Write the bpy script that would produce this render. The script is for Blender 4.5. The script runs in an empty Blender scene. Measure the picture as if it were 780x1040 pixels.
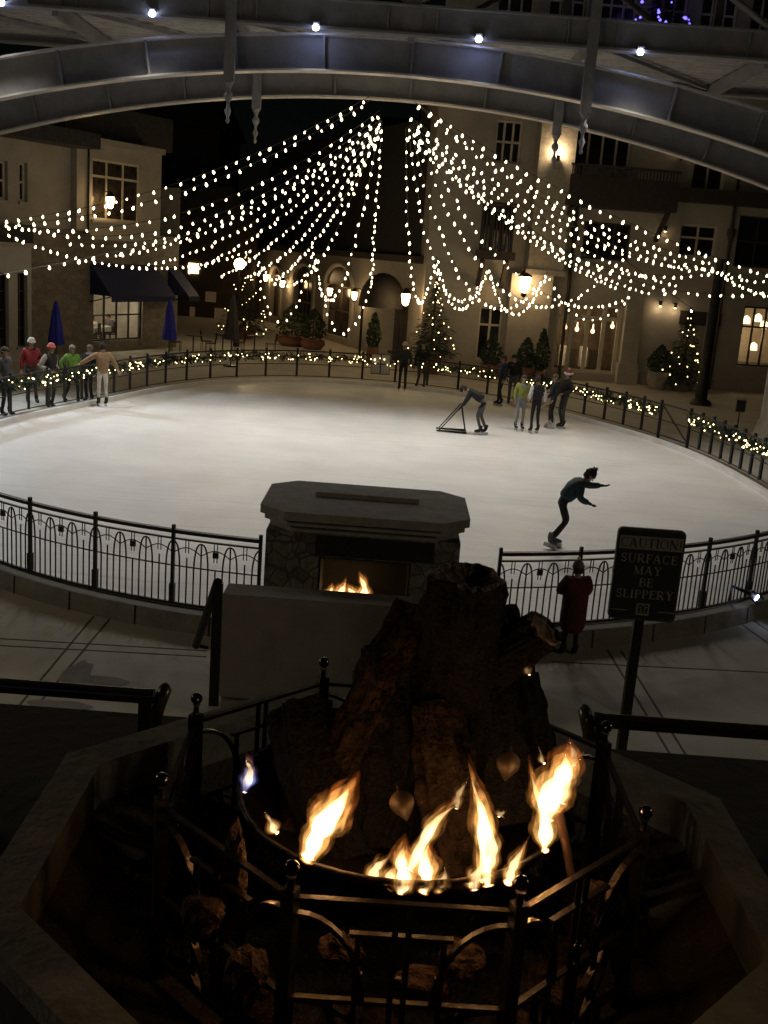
import bpy, bmesh, math, random
from mathutils import Vector, Matrix, noise
random.seed(11)
rnd = random.uniform
S = bpy.context.scene
COL = S.collection
R_ = math.radians
# ------------------------------------------------------------------ camera
FPX, PITCH, ROLL, CAMZ = 1100.0, R_(13.508), -0.074215, 4.72
fwd = Vector((0, math.cos(PITCH), -math.sin(PITCH)))
r0 = Vector((1, 0, 0)); u0 = r0.cross(fwd)
CR = math.cos(ROLL) * r0 - math.sin(ROLL) * u0
CU = math.sin(ROLL) * r0 + math.cos(ROLL) * u0
CP = Vector((0, 0, CAMZ))
def ray(px, py): return fwd + (px - 390) / FPX * CR + (520 - py) / FPX * CU
def on(px, py, z):
    d = ray(px, py); return CP + d * ((z - CAMZ) / d.z)
def at(px, py, y):
    d = ray(px, py); return CP + d * (y / d.y)
G = -0.15                                                     # paving level around the rink (ice is 0)

# ------------------------------------------------------------------ materials
def mat(name, col, rough=.7, metal=0., var=.25, scale=6., bump=.0, bscale=None, col2=None, spec=.5, stretch=None):
    m = bpy.data.materials.new(name); m.use_nodes = True
    nt = m.node_tree; N = nt.nodes; L = nt.links
    b = N['Principled BSDF']
    b.inputs['Roughness'].default_value = rough
    b.inputs['Metallic'].default_value = metal
    b.inputs['Specular IOR Level'].default_value = spec
    tc = N.new('ShaderNodeTexCoord'); mp = N.new('ShaderNodeMapping')
    L.new(tc.outputs['Object'], mp.inputs['Vector'])
    if stretch: mp.inputs['Scale'].default_value = stretch
    n1 = N.new('ShaderNodeTexNoise'); n1.inputs['Scale'].default_value = scale
    n1.inputs['Detail'].default_value = 6; n1.inputs['Roughness'].default_value = .62
    L.new(mp.outputs['Vector'], n1.inputs['Vector'])
    rp = N.new('ShaderNodeValToRGB')
    c2 = col2 or tuple(c * (1 - var) for c in col)
    c1 = tuple(min(1, c * (1 + var)) for c in col) if not col2 else col
    rp.color_ramp.elements[0].position = .3; rp.color_ramp.elements[1].position = .7
    rp.color_ramp.elements[0].color = (*c2, 1); rp.color_ramp.elements[1].color = (*c1, 1)
    L.new(n1.outputs['Fac'], rp.inputs['Fac']); L.new(rp.outputs['Color'], b.inputs['Base Color'])
    if bump:
        n2 = N.new('ShaderNodeTexNoise'); n2.inputs['Scale'].default_value = bscale or scale * 4
        n2.inputs['Detail'].default_value = 8; L.new(mp.outputs['Vector'], n2.inputs['Vector'])
        bp = N.new('ShaderNodeBump'); bp.inputs['Strength'].default_value = bump; bp.inputs['Distance'].default_value = .03
        L.new(n2.outputs['Fac'], bp.inputs['Height']); L.new(bp.outputs['Normal'], b.inputs['Normal'])
    return m
def stone_mat(name, col, col2, scale=2.2, mortar=(.09, .08, .07), rough=.85, bump=.5):
    m = mat(name, col, rough, var=.2, scale=9, col2=col2, bump=.0)
    nt = m.node_tree; N = nt.nodes; L = nt.links; b = N['Principled BSDF']
    tc = [n for n in N if n.type == 'TEX_COORD'][0]
    nz = N.new('ShaderNodeTexNoise'); nz.inputs['Scale'].default_value = 2.5
    mixv = N.new('ShaderNodeMixRGB'); mixv.blend_type = 'ADD'; mixv.inputs['Fac'].default_value = .18
    L.new(tc.outputs['Object'], nz.inputs['Vector']); L.new(tc.outputs['Object'], mixv.inputs['Color1']); L.new(nz.outputs['Color'], mixv.inputs['Color2'])
    v = N.new('ShaderNodeTexVoronoi'); v.feature = 'DISTANCE_TO_EDGE'; v.inputs['Scale'].default_value = scale
    v2 = N.new('ShaderNodeTexVoronoi'); v2.inputs['Scale'].default_value = scale
    for q in (v, v2): L.new(mixv.outputs['Color'], q.inputs['Vector'])
    rp = N.new('ShaderNodeValToRGB'); rp.color_ramp.elements[0].position = .02; rp.color_ramp.elements[1].position = .07
    L.new(v.outputs['Distance'], rp.inputs['Fac'])
    hs = N.new('ShaderNodeHueSaturation')
    sep = N.new('ShaderNodeSeparateColor'); L.new(v2.outputs['Color'], sep.inputs['Color'])
    mr = N.new('ShaderNodeMapRange'); mr.inputs['To Min'].default_value = .6; mr.inputs['To Max'].default_value = 1.35
    L.new(sep.outputs[0], mr.inputs['Value']); L.new(mr.outputs['Result'], hs.inputs['Value'])
    src = [l for l in L if l.to_socket == b.inputs['Base Color']][0].from_socket
    L.new(src, hs.inputs['Color'])
    mx = N.new('ShaderNodeMixRGB'); mx.inputs['Color1'].default_value = (*mortar, 1)
    L.new(rp.outputs['Color'], mx.inputs['Fac']); L.new(hs.outputs['Color'], mx.inputs['Color2']); L.new(mx.outputs['Color'], b.inputs['Base Color'])
    bp = N.new('ShaderNodeBump'); bp.inputs['Strength'].default_value = bump; bp.inputs['Distance'].default_value = .04
    ad = N.new('ShaderNodeMath'); n3 = N.new('ShaderNodeTexNoise'); n3.inputs['Scale'].default_value = 14
    L.new(tc.outputs['Object'], n3.inputs['Vector']); L.new(rp.outputs['Color'], ad.inputs[0]); L.new(n3.outputs['Fac'], ad.inputs[1])
    L.new(ad.outputs[0], bp.inputs['Height']); L.new(bp.outputs['Normal'], b.inputs['Normal'])
    return m
def emit(name, col, s):
    m = bpy.data.materials.new(name); m.use_nodes = True; N = m.node_tree.nodes
    N.remove(N['Principled BSDF']); e = N.new('ShaderNodeEmission')
    e.inputs['Color'].default_value = (*col, 1); e.inputs['Strength'].default_value = s
    m.node_tree.links.new(e.outputs[0], N['Material Output'].inputs['Surface']); return m
def glass_mat(name, tint=(.9, .92, .9), mixf=.25):
    m = bpy.data.materials.new(name); m.use_nodes = True; N = m.node_tree.nodes; L = m.node_tree.links
    N.remove(N['Principled BSDF']); t = N.new('ShaderNodeBsdfTransparent'); g = N.new('ShaderNodeBsdfGlossy')
    t.inputs['Color'].default_value = (*tint, 1); g.inputs['Roughness'].default_value = .05
    mx = N.new('ShaderNodeMixShader'); mx.inputs[0].default_value = mixf
    L.new(t.outputs[0], mx.inputs[1]); L.new(g.outputs[0], mx.inputs[2]); L.new(mx.outputs[0], N['Material Output'].inputs['Surface']); return m
M = {}
M['ice'] = mat('ice', (.82, .82, .815), .5, var=.05, scale=.5, bump=.0, col2=(.66, .66, .655), spec=.3)
def ice_cuts(m):
    nt = m.node_tree; N = nt.nodes; L = nt.links; b = N['Principled BSDF']; tc = [n for n in N if n.type == 'TEX_COORD'][0]
    src = [l for l in L if l.to_socket == b.inputs['Base Color']][0].from_socket; prev = None
    for ang, sc_, lo, hi in ((.45, (.25, 9, 1), .56, .66), (-.9, (.22, 12, 1), .58, .68), (1.9, (.3, 8, 1), .58, .68), (.1, (.5, .5, 1), .5, .75)):
        mp = N.new('ShaderNodeMapping'); mp.inputs['Rotation'].default_value = (0, 0, ang); mp.inputs['Scale'].default_value = sc_
        wz = N.new('ShaderNodeTexNoise'); wz.inputs['Scale'].default_value = .22; ad = N.new('ShaderNodeMixRGB'); ad.blend_type = 'ADD'; ad.inputs[0].default_value = 2.2
        L.new(tc.outputs['Object'], wz.inputs['Vector']); L.new(tc.outputs['Object'], ad.inputs[1]); L.new(wz.outputs['Color'], ad.inputs[2]); L.new(ad.outputs[0], mp.inputs[0])
        n = N.new('ShaderNodeTexNoise'); n.inputs['Scale'].default_value = 1; n.inputs['Detail'].default_value = 4; L.new(mp.outputs[0], n.inputs['Vector'])
        mr = N.new('ShaderNodeMapRange'); mr.inputs['From Min'].default_value = lo; mr.inputs['From Max'].default_value = hi; L.new(n.outputs['Fac'], mr.inputs['Value'])
        if prev is None: prev = mr.outputs[0]
        else:
            mx = N.new('ShaderNodeMath'); mx.operation = 'MAXIMUM'; L.new(prev, mx.inputs[0]); L.new(mr.outputs[0], mx.inputs[1]); prev = mx.outputs[0]
    mc = N.new('ShaderNodeMixRGB'); mc.blend_type = 'MULTIPLY'; mc.inputs[2].default_value = (.93, .925, .915, 1); L.new(prev, mc.inputs[0]); L.new(src, mc.inputs[1]); L.new(mc.outputs[0], b.inputs['Base Color'])
    rr = N.new('ShaderNodeMapRange'); rr.inputs['To Min'].default_value = .42; rr.inputs['To Max'].default_value = .7; L.new(prev, rr.inputs['Value']); L.new(rr.outputs[0], b.inputs['Roughness'])
ice_cuts(M['ice'])
M['paving'] = mat('paving', (.37, .35, .30), .8, var=.14, scale=1.1, bump=.04, bscale=30)
M['joint'] = mat('joint', (.07, .065, .06), .9)
M['stain'] = mat('stain', (.17, .16, .142), .8)
M['kerb'] = mat('kerb', (.17, .16, .14), .85, scale=4, bump=.3)
M['kicker'] = mat('kicker', (.74, .73, .70), .5, var=.1, scale=2)
M['iron'] = mat('iron', (.018, .017, .016), .42, metal=.4, var=.3, scale=20, bump=.1)
M['ironwarm'] = mat('ironwarm', (.062, .048, .038), .36, metal=.85, var=.35, scale=18, bump=.08, bscale=50)
M['rail'] = mat('rail', (.06, .047, .037), .3, spec=.7, var=.3, scale=12)
M['finial'] = mat('finial', (.08, .06, .045), .18, metal=1., var=.3, scale=40)
M['bronze'] = mat('bronze', (.05, .032, .02), .5, metal=.6, var=.3, scale=25)
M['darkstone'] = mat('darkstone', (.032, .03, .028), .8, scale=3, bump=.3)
M['coping'] = mat('coping', (.20, .19, .17), .7, scale=8, bump=.25, var=.3)
M['pitfloor'] = mat('pitfloor', (.075, .055, .04), .9, scale=12, bump=.6)
M['rock'] = mat('rock', (.15, .09, .058), .95, scale=12, bump=1., bscale=40, col2=(.014, .010, .008), spec=.1)
M['bark'] = mat('bark', (.062, .040, .027), .92, scale=14, bump=1.0, bscale=55, col2=(.005, .0045, .004), spec=.08)
M['char_unlit'] = mat('char_unlit', (.0085, .0066, .0058), .8, scale=16, bump=1.0, bscale=60, col2=(.003, .0027, .0025), spec=.2)  # charred wood, darkened further so these logs look out of the firelight
M['cutwood'] = mat('cutwood', (.36, .25, .19), .8, scale=16, col2=(.05, .036, .028), bump=.5)
M['rustpipe'] = mat('rustpipe', (.11, .05, .028), .7, scale=20)
def brick_mat(name, c1, c2, mortar, ang, bw=.42, bh=.20):
    m = mat(name, c1, .88, var=.2, scale=3, bump=0); nt = m.node_tree; N = nt.nodes; L = nt.links; b = N['Principled BSDF']
    tc = [n for n in N if n.type == 'TEX_COORD'][0]; m1 = N.new('ShaderNodeMapping'); m1.inputs['Rotation'].default_value = (0, 0, -ang); m2 = N.new('ShaderNodeMapping'); m2.inputs['Rotation'].default_value = (R_(-90), 0, 0)
    L.new(tc.outputs['Object'], m1.inputs[0]); L.new(m1.outputs[0], m2.inputs[0])
    nz = N.new('ShaderNodeTexNoise'); nz.inputs['Scale'].default_value = 3; L.new(m2.outputs[0], nz.inputs['Vector']); ad = N.new('ShaderNodeMixRGB'); ad.blend_type = 'ADD'; ad.inputs[0].default_value = .05; L.new(m2.outputs[0], ad.inputs[1]); L.new(nz.outputs['Color'], ad.inputs[2])
    br = N.new('ShaderNodeTexBrick'); br.inputs['Scale'].default_value = 1; br.inputs['Brick Width'].default_value = bw; br.inputs['Row Height'].default_value = bh; br.inputs['Mortar Size'].default_value = .012; br.offset_frequency = 2; br.squash = .7; br.squash_frequency = 3
    br.inputs['Color1'].default_value = (*c1, 1); br.inputs['Color2'].default_value = (*c2, 1); br.inputs['Mortar'].default_value = (*mortar, 1); L.new(ad.outputs[0], br.inputs['Vector'])
    n3 = N.new('ShaderNodeTexNoise'); n3.inputs['Scale'].default_value = 9; n3.inputs['Detail'].default_value = 6; L.new(m2.outputs[0], n3.inputs['Vector']); mr = N.new('ShaderNodeMapRange'); mr.inputs['To Min'].default_value = .55; mr.inputs['To Max'].default_value = 1.4; L.new(n3.outputs['Fac'], mr.inputs['Value'])
    hs = N.new('ShaderNodeHueSaturation'); L.new(br.outputs['Color'], hs.inputs['Color']); L.new(mr.outputs[0], hs.inputs['Value']); L.new(hs.outputs[0], b.inputs['Base Color'])
    bp = N.new('ShaderNodeBump'); bp.inputs['Strength'].default_value = .6; bp.inputs['Distance'].default_value = .03; sb = N.new('ShaderNodeMath'); sb.operation = 'SUBTRACT'; L.new(n3.outputs['Fac'], sb.inputs[0]); L.new(br.outputs['Fac'], sb.inputs[1]); L.new(sb.outputs[0], bp.inputs['Height']); L.new(bp.outputs['Normal'], b.inputs['Normal'])
    return m
M['fpstone'] = stone_mat('fpstone', (.15, .142, .125), (.06, .056, .05), 6.5, (.055, .052, .047))
M['fpcap'] = mat('fpcap', (.21, .20, .175), .8, scale=4, bump=.3)
M['soot'] = mat('soot', (.010, .009, .008), .95)
M['lowwall'] = mat('lowwall', (.20, .18, .155), .85, scale=2.5, bump=.3, var=.18)
M['stucco'] = mat('stucco', (.34, .31, .265), .9, scale=1.1, bump=.25, bscale=40, var=.13)
M['stucco_cool'] = mat('stucco_cool', (.42, .40, .37), .9, scale=1.0, bump=.25, bscale=40, var=.13)
M['wallstone'] = brick_mat('wallstone', (.24, .215, .175), (.16, .14, .115), (.19, .17, .14), math.atan2(.891, .454))
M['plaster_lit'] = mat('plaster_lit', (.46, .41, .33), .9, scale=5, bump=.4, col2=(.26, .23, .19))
M['trim'] = mat('trim', (.34, .315, .275), .75, scale=3, var=.12)
M['darkwood'] = mat('darkwood', (.035, .026, .020), .7, scale=5, var=.35)
M['roof'] = mat('roof', (.03, .028, .027), .8, scale=7, var=.4, bump=.5)
M['paneD'] = mat('paneD', (.012, .012, .013), .08, var=.4, scale=2, spec=.6)
M['paneV'] = mat('paneV', (.035, .028, .022), .15, var=.6, scale=3)
M['glass'] = glass_mat('glass', mixf=.08)
M['winwood'] = mat('winwood', (.50, .45, .37), .6, var=.12)
M['winblack'] = mat('winblack', (.02, .02, .02), .5)
M['shutter'] = mat('shutter', (.09, .055, .035), .7, scale=4)
M['navy'] = mat('navy', (.011, .017, .075), .75, scale=3, var=.2)
M['umbblue'] = mat('umbblue', (.014, .022, .36), .7, scale=4, var=.25)
M['canopy'] = mat('canopy', (.03, .026, .024), .8, scale=3)
M['steel'] = mat('steel', (.205, .203, .208), .65, metal=.0, var=.16, scale=2.2, bump=.1, bscale=14)
M['steelflange'] = mat('steelflange', (.42, .41, .40), .42, var=.15, scale=4)
M['deck'] = mat('deck', (.32, .31, .30), .6, scale=3)
M['interior'] = mat('interior', (.42, .38, .32), .8, scale=1.5)
M['lobby'] = mat('lobby', (.14, .105, .075), .6, scale=2.5, var=.6)
M['intdark'] = mat('intdark', (.05, .04, .03), .8, scale=1.5)
M['cloth'] = mat('cloth', (.75, .72, .66), .9, var=.06)
M['needle'] = mat('needle', (.020, .034, .018), .8, var=.5, scale=3)
M['leafdark'] = mat('leafdark', (.028, .045, .022), .8, var=.5, scale=4)
M['trunk'] = mat('trunk', (.09, .06, .04), .9)
M['pot'] = mat('pot', (.21, .10, .06), .8, scale=5)
M['potgrey'] = mat('potgrey', (.24, .22, .20), .85, scale=5, bump=.3)
M['pillar'] = mat('pillar', (.45, .42, .37), .85, scale=3, bump=.4)
M['signblack'] = mat('signblack', (.016, .016, .016), .45, var=.2)
M['signgrey'] = mat('signgrey', (.21, .20, .18), .6, var=.12, scale=5)
M['signrim'] = mat('signrim', (.05, .048, .044), .5)
M['letter'] = mat('letter', (.27, .25, .22), .6, var=.1)
M['paper'] = mat('paper', (.36, .35, .33), .8, var=.05)
M['cable'] = mat('cable', (.01, .01, .01), .6)
M['bulb'] = emit('bulb', (1., .78, .47), 9)
M['fairy'] = emit('fairy', (1., .74, .34), 9)
M['fairyblue'] = emit('fairyblue', (.15, .12, 1.), 3.0)
M['lampwarm'] = emit('lampwarm', (1., .68, .32), 22)
M['lampcool'] = emit('lampcool', (.62, .72, 1.), 30)
M['litwin'] = emit('litwin', (1., .58, .28), .05)
M['litwarm'] = emit('litwarm', (1., .66, .32), 5)
M['blade'] = mat('blade', (.5, .5, .5), .3, metal=1.)
def cloth(name, c): M[name] = mat(name, c, .85, var=.18, scale=14, bump=.25, bscale=30); return M[name]

# ------------------------------------------------------------------ mesh builder and scene helpers
class MB:
    def __init__(s): s.v = []; s.f = []; s.mi = []; s.mats = []; s.sm = []
    def slot(s, m):
        if m not in s.mats: s.mats.append(m)
        return s.mats.index(m)
    def add(s, vs, fs, m, smooth=False):
        o = len(s.v); k = s.slot(m); s.v += [tuple(p) for p in vs]
        for f in fs: s.f.append(tuple(i + o for i in f)); s.mi.append(k); s.sm.append(smooth)
    def box(s, c, d, m, rot=0., X=None):
        cx, cy, cz = c; a, b, h = d[0] / 2, d[1] / 2, d[2] / 2
        ca, sa = math.cos(rot), math.sin(rot); vs = []
        for z in (-h, h):
            for x, y in ((-a, -b), (a, -b), (a, b), (-a, b)):
                p = Vector((cx + x * ca - y * sa, cy + x * sa + y * ca, cz + z)); vs.append(X @ p if X else p)
        s.add(vs, [(3, 2, 1, 0), (4, 5, 6, 7), (0, 1, 5, 4), (1, 2, 6, 5), (2, 3, 7, 6), (3, 0, 4, 7)], m)
    def bar(s, a, b, w, h, m, up=(0, 0, 1)):
        a, b = Vector(a), Vector(b); t = (b - a).normalized(); up = Vector(up)
        if abs(t.dot(up)) > .98: up = Vector((0, 1, 0))
        sd = t.cross(up).normalized() * w / 2; n = sd.cross(t).normalized() * h / 2
        vs = [a - sd - n, a + sd - n, a + sd + n, a - sd + n, b - sd - n, b + sd - n, b + sd + n, b - sd + n]
        s.add(vs, [(3, 2, 1, 0), (4, 5, 6, 7), (0, 1, 5, 4), (1, 2, 6, 5), (2, 3, 7, 6), (3, 0, 4, 7)][::1], m)
    def tube(s, pts, r, m, seg=8, closed=False, caps=True):
        pts = [Vector(p) for p in pts]; n = len(pts); rs = r if isinstance(r, (list, tuple)) else [r] * n
        vs = []; prev = None
        for i, p in enumerate(pts):
            if closed: t = pts[(i + 1) % n] - pts[i - 1]
            else: t = pts[min(i + 1, n - 1)] - pts[max(i - 1, 0)]
            t.normalize()
            if prev is None:
                a = Vector((0, 0, 1)) if abs(t.z) < .9 else Vector((0, 1, 0)); x = t.cross(a).normalized()
            else:
                x = (prev - t * prev.dot(t)).normalized()
            prev = x; y = t.cross(x)
            for k in range(seg):
                an = 2 * math.pi * k / seg; vs.append(p + (x * math.cos(an) + y * math.sin(an)) * rs[i])
        fs = []
        for i in range(n if closed else n - 1):
            j = (i + 1) % n
            for k in range(seg): fs.append((i * seg + k, i * seg + (k + 1) % seg, j * seg + (k + 1) % seg, j * seg + k))
        s.add(vs, fs, m, True)
        if caps and not closed:
            s.add(vs[:seg], [tuple(range(seg))[::-1]], m); s.add(vs[-seg:], [tuple(range(seg))], m)
    def strip(s, pts, w, h, m, closed=False):           # rectangular section swept along a path, up = z
        pts = [Vector(p) for p in pts]; n = len(pts); vs = []
        for i in range(n):
            t = (pts[(i + 1) % n] - pts[i - 1]) if closed else (pts[min(i + 1, n - 1)] - pts[max(i - 1, 0)])
            t.z = 0; t.normalize(); q = Vector((-t.y, t.x, 0)) * w / 2; up = Vector((0, 0, h / 2))
            vs += [pts[i] - q - up, pts[i] + q - up, pts[i] + q + up, pts[i] - q + up]
        fs = []
        for i in range(n if closed else n - 1):
            j = (i + 1) % n
            for k in range(4): fs.append((i * 4 + k, i * 4 + (k + 1) % 4, j * 4 + (k + 1) % 4, j * 4 + k))
        if not closed: fs += [(3, 2, 1, 0), tuple(range(4 * n - 4, 4 * n))]
        s.add(vs, fs, m)
    def prism(s, poly, z0, z1, m, X=None):
        n = len(poly); vs = [Vector((x, y, z0)) for x, y in poly] + [Vector((x, y, z1)) for x, y in poly]
        if X: vs = [X @ v for v in vs]
        s.add(vs, [tuple(range(n))[::-1], tuple(range(n, 2 * n))] + [(i, (i + 1) % n, n + (i + 1) % n, n + i) for i in range(n)], m)
    def lathe(s, prof, m, c=(0, 0, 0), seg=12, X=None, smooth=True, fold=0., nf=0):
        vs = []; c = Vector(c)
        for r, z in prof:
            for k in range(seg):
                a = 2 * math.pi * k / seg; rr = r * (1 + fold * math.cos(nf * a))
                p = Vector((rr * math.cos(a), rr * math.sin(a), z)); vs.append(c + (X @ p if X else p))
        fs = []
        for i in range(len(prof) - 1):
            for k in range(seg): fs.append((i * seg + k, i * seg + (k + 1) % seg, (i + 1) * seg + (k + 1) % seg, (i + 1) * seg + k))
        s.add(vs, fs, m, smooth)
        s.add(vs[:seg], [tuple(range(seg))[::-1]], m); s.add(vs[-seg:], [tuple(range(seg))], m)
    def ball(s, c, r, m, seg=10, sq=1.):
        n = 7; prof = [(max(.001, r * math.sin(math.pi * i / n)), -r * sq * math.cos(math.pi * i / n)) for i in range(n + 1)]
        s.lathe(prof, m, c, seg)
    def build(s, name, parent=None, recalc=True):
        me = bpy.data.meshes.new(name); me.from_pydata(s.v, [], s.f)
        for m in s.mats: me.materials.append(m)
        me.polygons.foreach_set('material_index', s.mi); me.polygons.foreach_set('use_smooth', s.sm)
        if recalc:
            bm = bmesh.new(); bm.from_mesh(me); bmesh.ops.recalc_face_normals(bm, faces=bm.faces); bm.to_mesh(me); bm.free()
        me.update(); return link(name, me, parent)
def link(name, me, parent=None):
    o = bpy.data.objects.new(name, me); COL.objects.link(o)
    if parent is not None: o.parent = parent
    return o
def tag(o, label=None, cat=None, group=None, kind=None):
    if label: o['label'] = label
    if cat: o['category'] = cat
    if group: o['group'] = group
    if kind: o['kind'] = kind
    return o
def thing(name, label, cat, loc=(0, 0, 0), rz=0., group=None):
    o = bpy.data.objects.new(name, None); COL.objects.link(o); o.location = loc; o.rotation_euler = (0, 0, rz)
    o.empty_display_size = .1
    return tag(o, label, cat, group)
def copy_tree(o, parent=None):
    c = o.copy(); COL.objects.link(c); c.parent = parent
    for ch in list(o.children): copy_tree(ch, c)
    return c
def lamp(name, kind, loc, energy, col, parent=None, **k):
    d = bpy.data.lights.new(name, kind); d.energy = energy; d.color = col
    for a, b in k.items(): setattr(d, a, b)
    o = bpy.data.objects.new(name, d); COL.objects.link(o); o.location = loc
    if parent is not None: o.parent = parent
    return o
def aim(o, target): o.rotation_euler = (Vector(target) - o.location).to_track_quat('-Z', 'Y').to_euler()

# ------------------------------------------------------------------ camera, world
cd = bpy.data.cameras.new('camera'); cam = bpy.data.objects.new('camera', cd); COL.objects.link(cam)
cam.matrix_world = Matrix(((CR.x, CU.x, -fwd.x, CP.x), (CR.y, CU.y, -fwd.y, CP.y), (CR.z, CU.z, -fwd.z, CP.z), (0, 0, 0, 1)))
cd.sensor_fit = 'VERTICAL'; cd.sensor_height = 24; cd.lens = 24 * FPX / 1040; cd.clip_end = 2000; cd.clip_start = .05
S.camera = cam
w = bpy.data.worlds.new('World'); S.world = w; w.use_nodes = True
sky = w.node_tree.nodes.new('ShaderNodeTexSky'); sky.sky_type = 'NISHITA'; sky.sun_disc = False
sky.sun_elevation = R_(12); sky.sun_rotation = R_(200)
bg = w.node_tree.nodes['Background']; bg.inputs['Strength'].default_value = .0003
w.node_tree.links.new(sky.outputs[0], bg.inputs['Color'])
sun = lamp('moon', 'SUN', (0, 0, 60), .006, (.8, .87, 1.), angle=R_(.5)); sun.rotation_euler = (R_(78), 0, R_(-20))
S.view_settings.view_transform = 'Standard'; S.view_settings.look = 'None'; S.view_settings.exposure = 0; S.view_settings.gamma = 1
S.cycles.use_denoising = True
S.cycles.max_bounces = 5; S.cycles.diffuse_bounces = 3; S.cycles.glossy_bounces = 3; S.cycles.transparent_max_bounces = 12
S.cycles.sample_clamp_indirect = 4

# ------------------------------------------------------------------ ground, rink
RC = Vector((-.2, 25.7, 0))
ctrl = []
for p in [(0, 433), (107, 410), (200, 393), (260, 388), (330, 388), (420, 396), (500, 409), (580, 423), (640, 443), (678, 455), (780, 504)]:
    q = on(p[0], p[1], 0) - RC; ctrl.append((math.atan2(q.y, q.x), math.hypot(q.x, q.y)))
for p in [(0, 573), (63, 592), (157, 612), (210, 618), (581, 636), (680, 623), (780, 605)]:
    q = on(p[0], p[1], .12) - RC; ctrl.append((math.atan2(q.y, q.x), math.hypot(q.x, q.y) - .12))
ctrl += [(R_(-140), 10.6), (R_(-158), 9.7), (R_(-38), 10.2), (R_(-22), 9.2), (R_(-90), 12.4)]
# smooth closed outline: low-order Fourier fit of the radius
import numpy as np
A = np.array([[1] + [f(k * t) for k in (1, 2, 3, 4, 5) for f in (math.cos, math.sin)] for t, _ in ctrl]); bb = np.array([r for _, r in ctrl])
W = np.diag([.0] + [.02 * k ** 3 for k in (1, 2, 3, 4, 5) for _ in (0, 1)])
cf = np.linalg.solve(A.T @ A + W, A.T @ bb)
def rink_r(t): return float(cf[0] + sum(cf[1 + 2 * (k - 1)] * math.cos(k * t) + cf[2 + 2 * (k - 1)] * math.sin(k * t) for k in (1, 2, 3, 4, 5)))
def rink(t, off=0., z=0.):
    r = rink_r(t) + off; return Vector((RC.x + r * math.cos(t), RC.y + r * math.sin(t), z))
def rink_px(px, py, z=0.):
    q = on(px, py, z) - RC; return math.atan2(q.y, q.x)
NR = 160
ts = [2 * math.pi * i / NR - math.pi for i in range(NR)]
b = MB(); b.add([rink(t) for t in ts], [tuple(range(NR))], M['ice']); tag(b.build('ice'), kind='structure')
b = MB(); K1, K2 = .12, .34
def ring(b, o0, o1, z0, z1, m):
    vs = []
    for t in ts: vs += [rink(t, o0, z0), rink(t, o1, z1)]
    b.add(vs, [(2 * i, 2 * i + 1, (2 * i + 3) % (2 * NR), (2 * i + 2) % (2 * NR)) for i in range(NR)], m)
ring(b, 0, 0, -.02, .13, M['kicker']); ring(b, 0, K1, .13, .13, M['kicker']); ring(b, K1, K1, .13, .10, M['kicker'])
tag(b.build('rink_border'), kind='structure')
b = MB(); ring(b, K1, K2, .10, .10, M['kerb']); ring(b, K2, K2 + .015, .10, G, M['kerb'])
for i in range(0, NR, 2):
    t = ts[i] + .01; b.bar(rink(t, K2 + .012, .102), rink(t, K2 + .022, G + .003), .012, .012, M['joint']); 
tag(b.build('kerb'), kind='structure')
b = MB(); vs = []
big = 400
for t in ts:
    vs += [rink(t, K2 - .05, G), (RC.x + big * math.cos(t), RC.y + big * math.sin(t), G)]
b.add(vs, [(2 * i, 2 * i + 1, (2 * i + 3) % (2 * NR), (2 * i + 2) % (2 * NR)) for i in range(NR)], M['paving'])
tag(b.build('ground'), kind='structure')
b = MB()
def joint(p, q, wd=.025): b.bar(on(*p, G + .001), on(*q, G + .001), wd, .006, M['joint'])
for p, q in [((95, 626), (-10, 752)), ((112, 628), (8, 752)), ((-10, 648), (210, 661)), ((-10, 655), (210, 667)), ((617, 660), (690, 782)), ((631, 661), (706, 782)), ((560, 672), (800, 684)), ((745, 628), (800, 668)), ((760, 627), (810, 660))]: joint(p, q)
tag(b.build('paving_joints'), kind='structure')
b = MB()
for cx, cy, sx, sy in [(78, 684, .16, .38), (98, 692, .34, .16), (60, 716, .34, .14)]:
    c = on(cx, cy, G + .004 + sx * .002); n = 28
    b.add([c + Vector((sx * math.cos(a) * (1 + .25 * noise.noise((cx + math.cos(a) * 1.3, math.sin(a) * 1.3, 1))), sy * math.sin(a) * (1 + .35 * noise.noise((cx + 3 + math.cos(a) * 1.7, math.sin(a) * 1.7, 5))), 0)) for a in [2 * math.pi * i / n for i in range(n)]], [tuple(range(n))], M['stain'])
tag(b.build('wet_patch'), kind='structure')
# terrace the camera looks from
b = MB(); TZ = 2.57
b.prism([(-9, -3), (9, -3), (9, 4.62), (-9, 4.62)], G, TZ, M['darkstone']); tag(b.build('terrace'), kind='structure')

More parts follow.
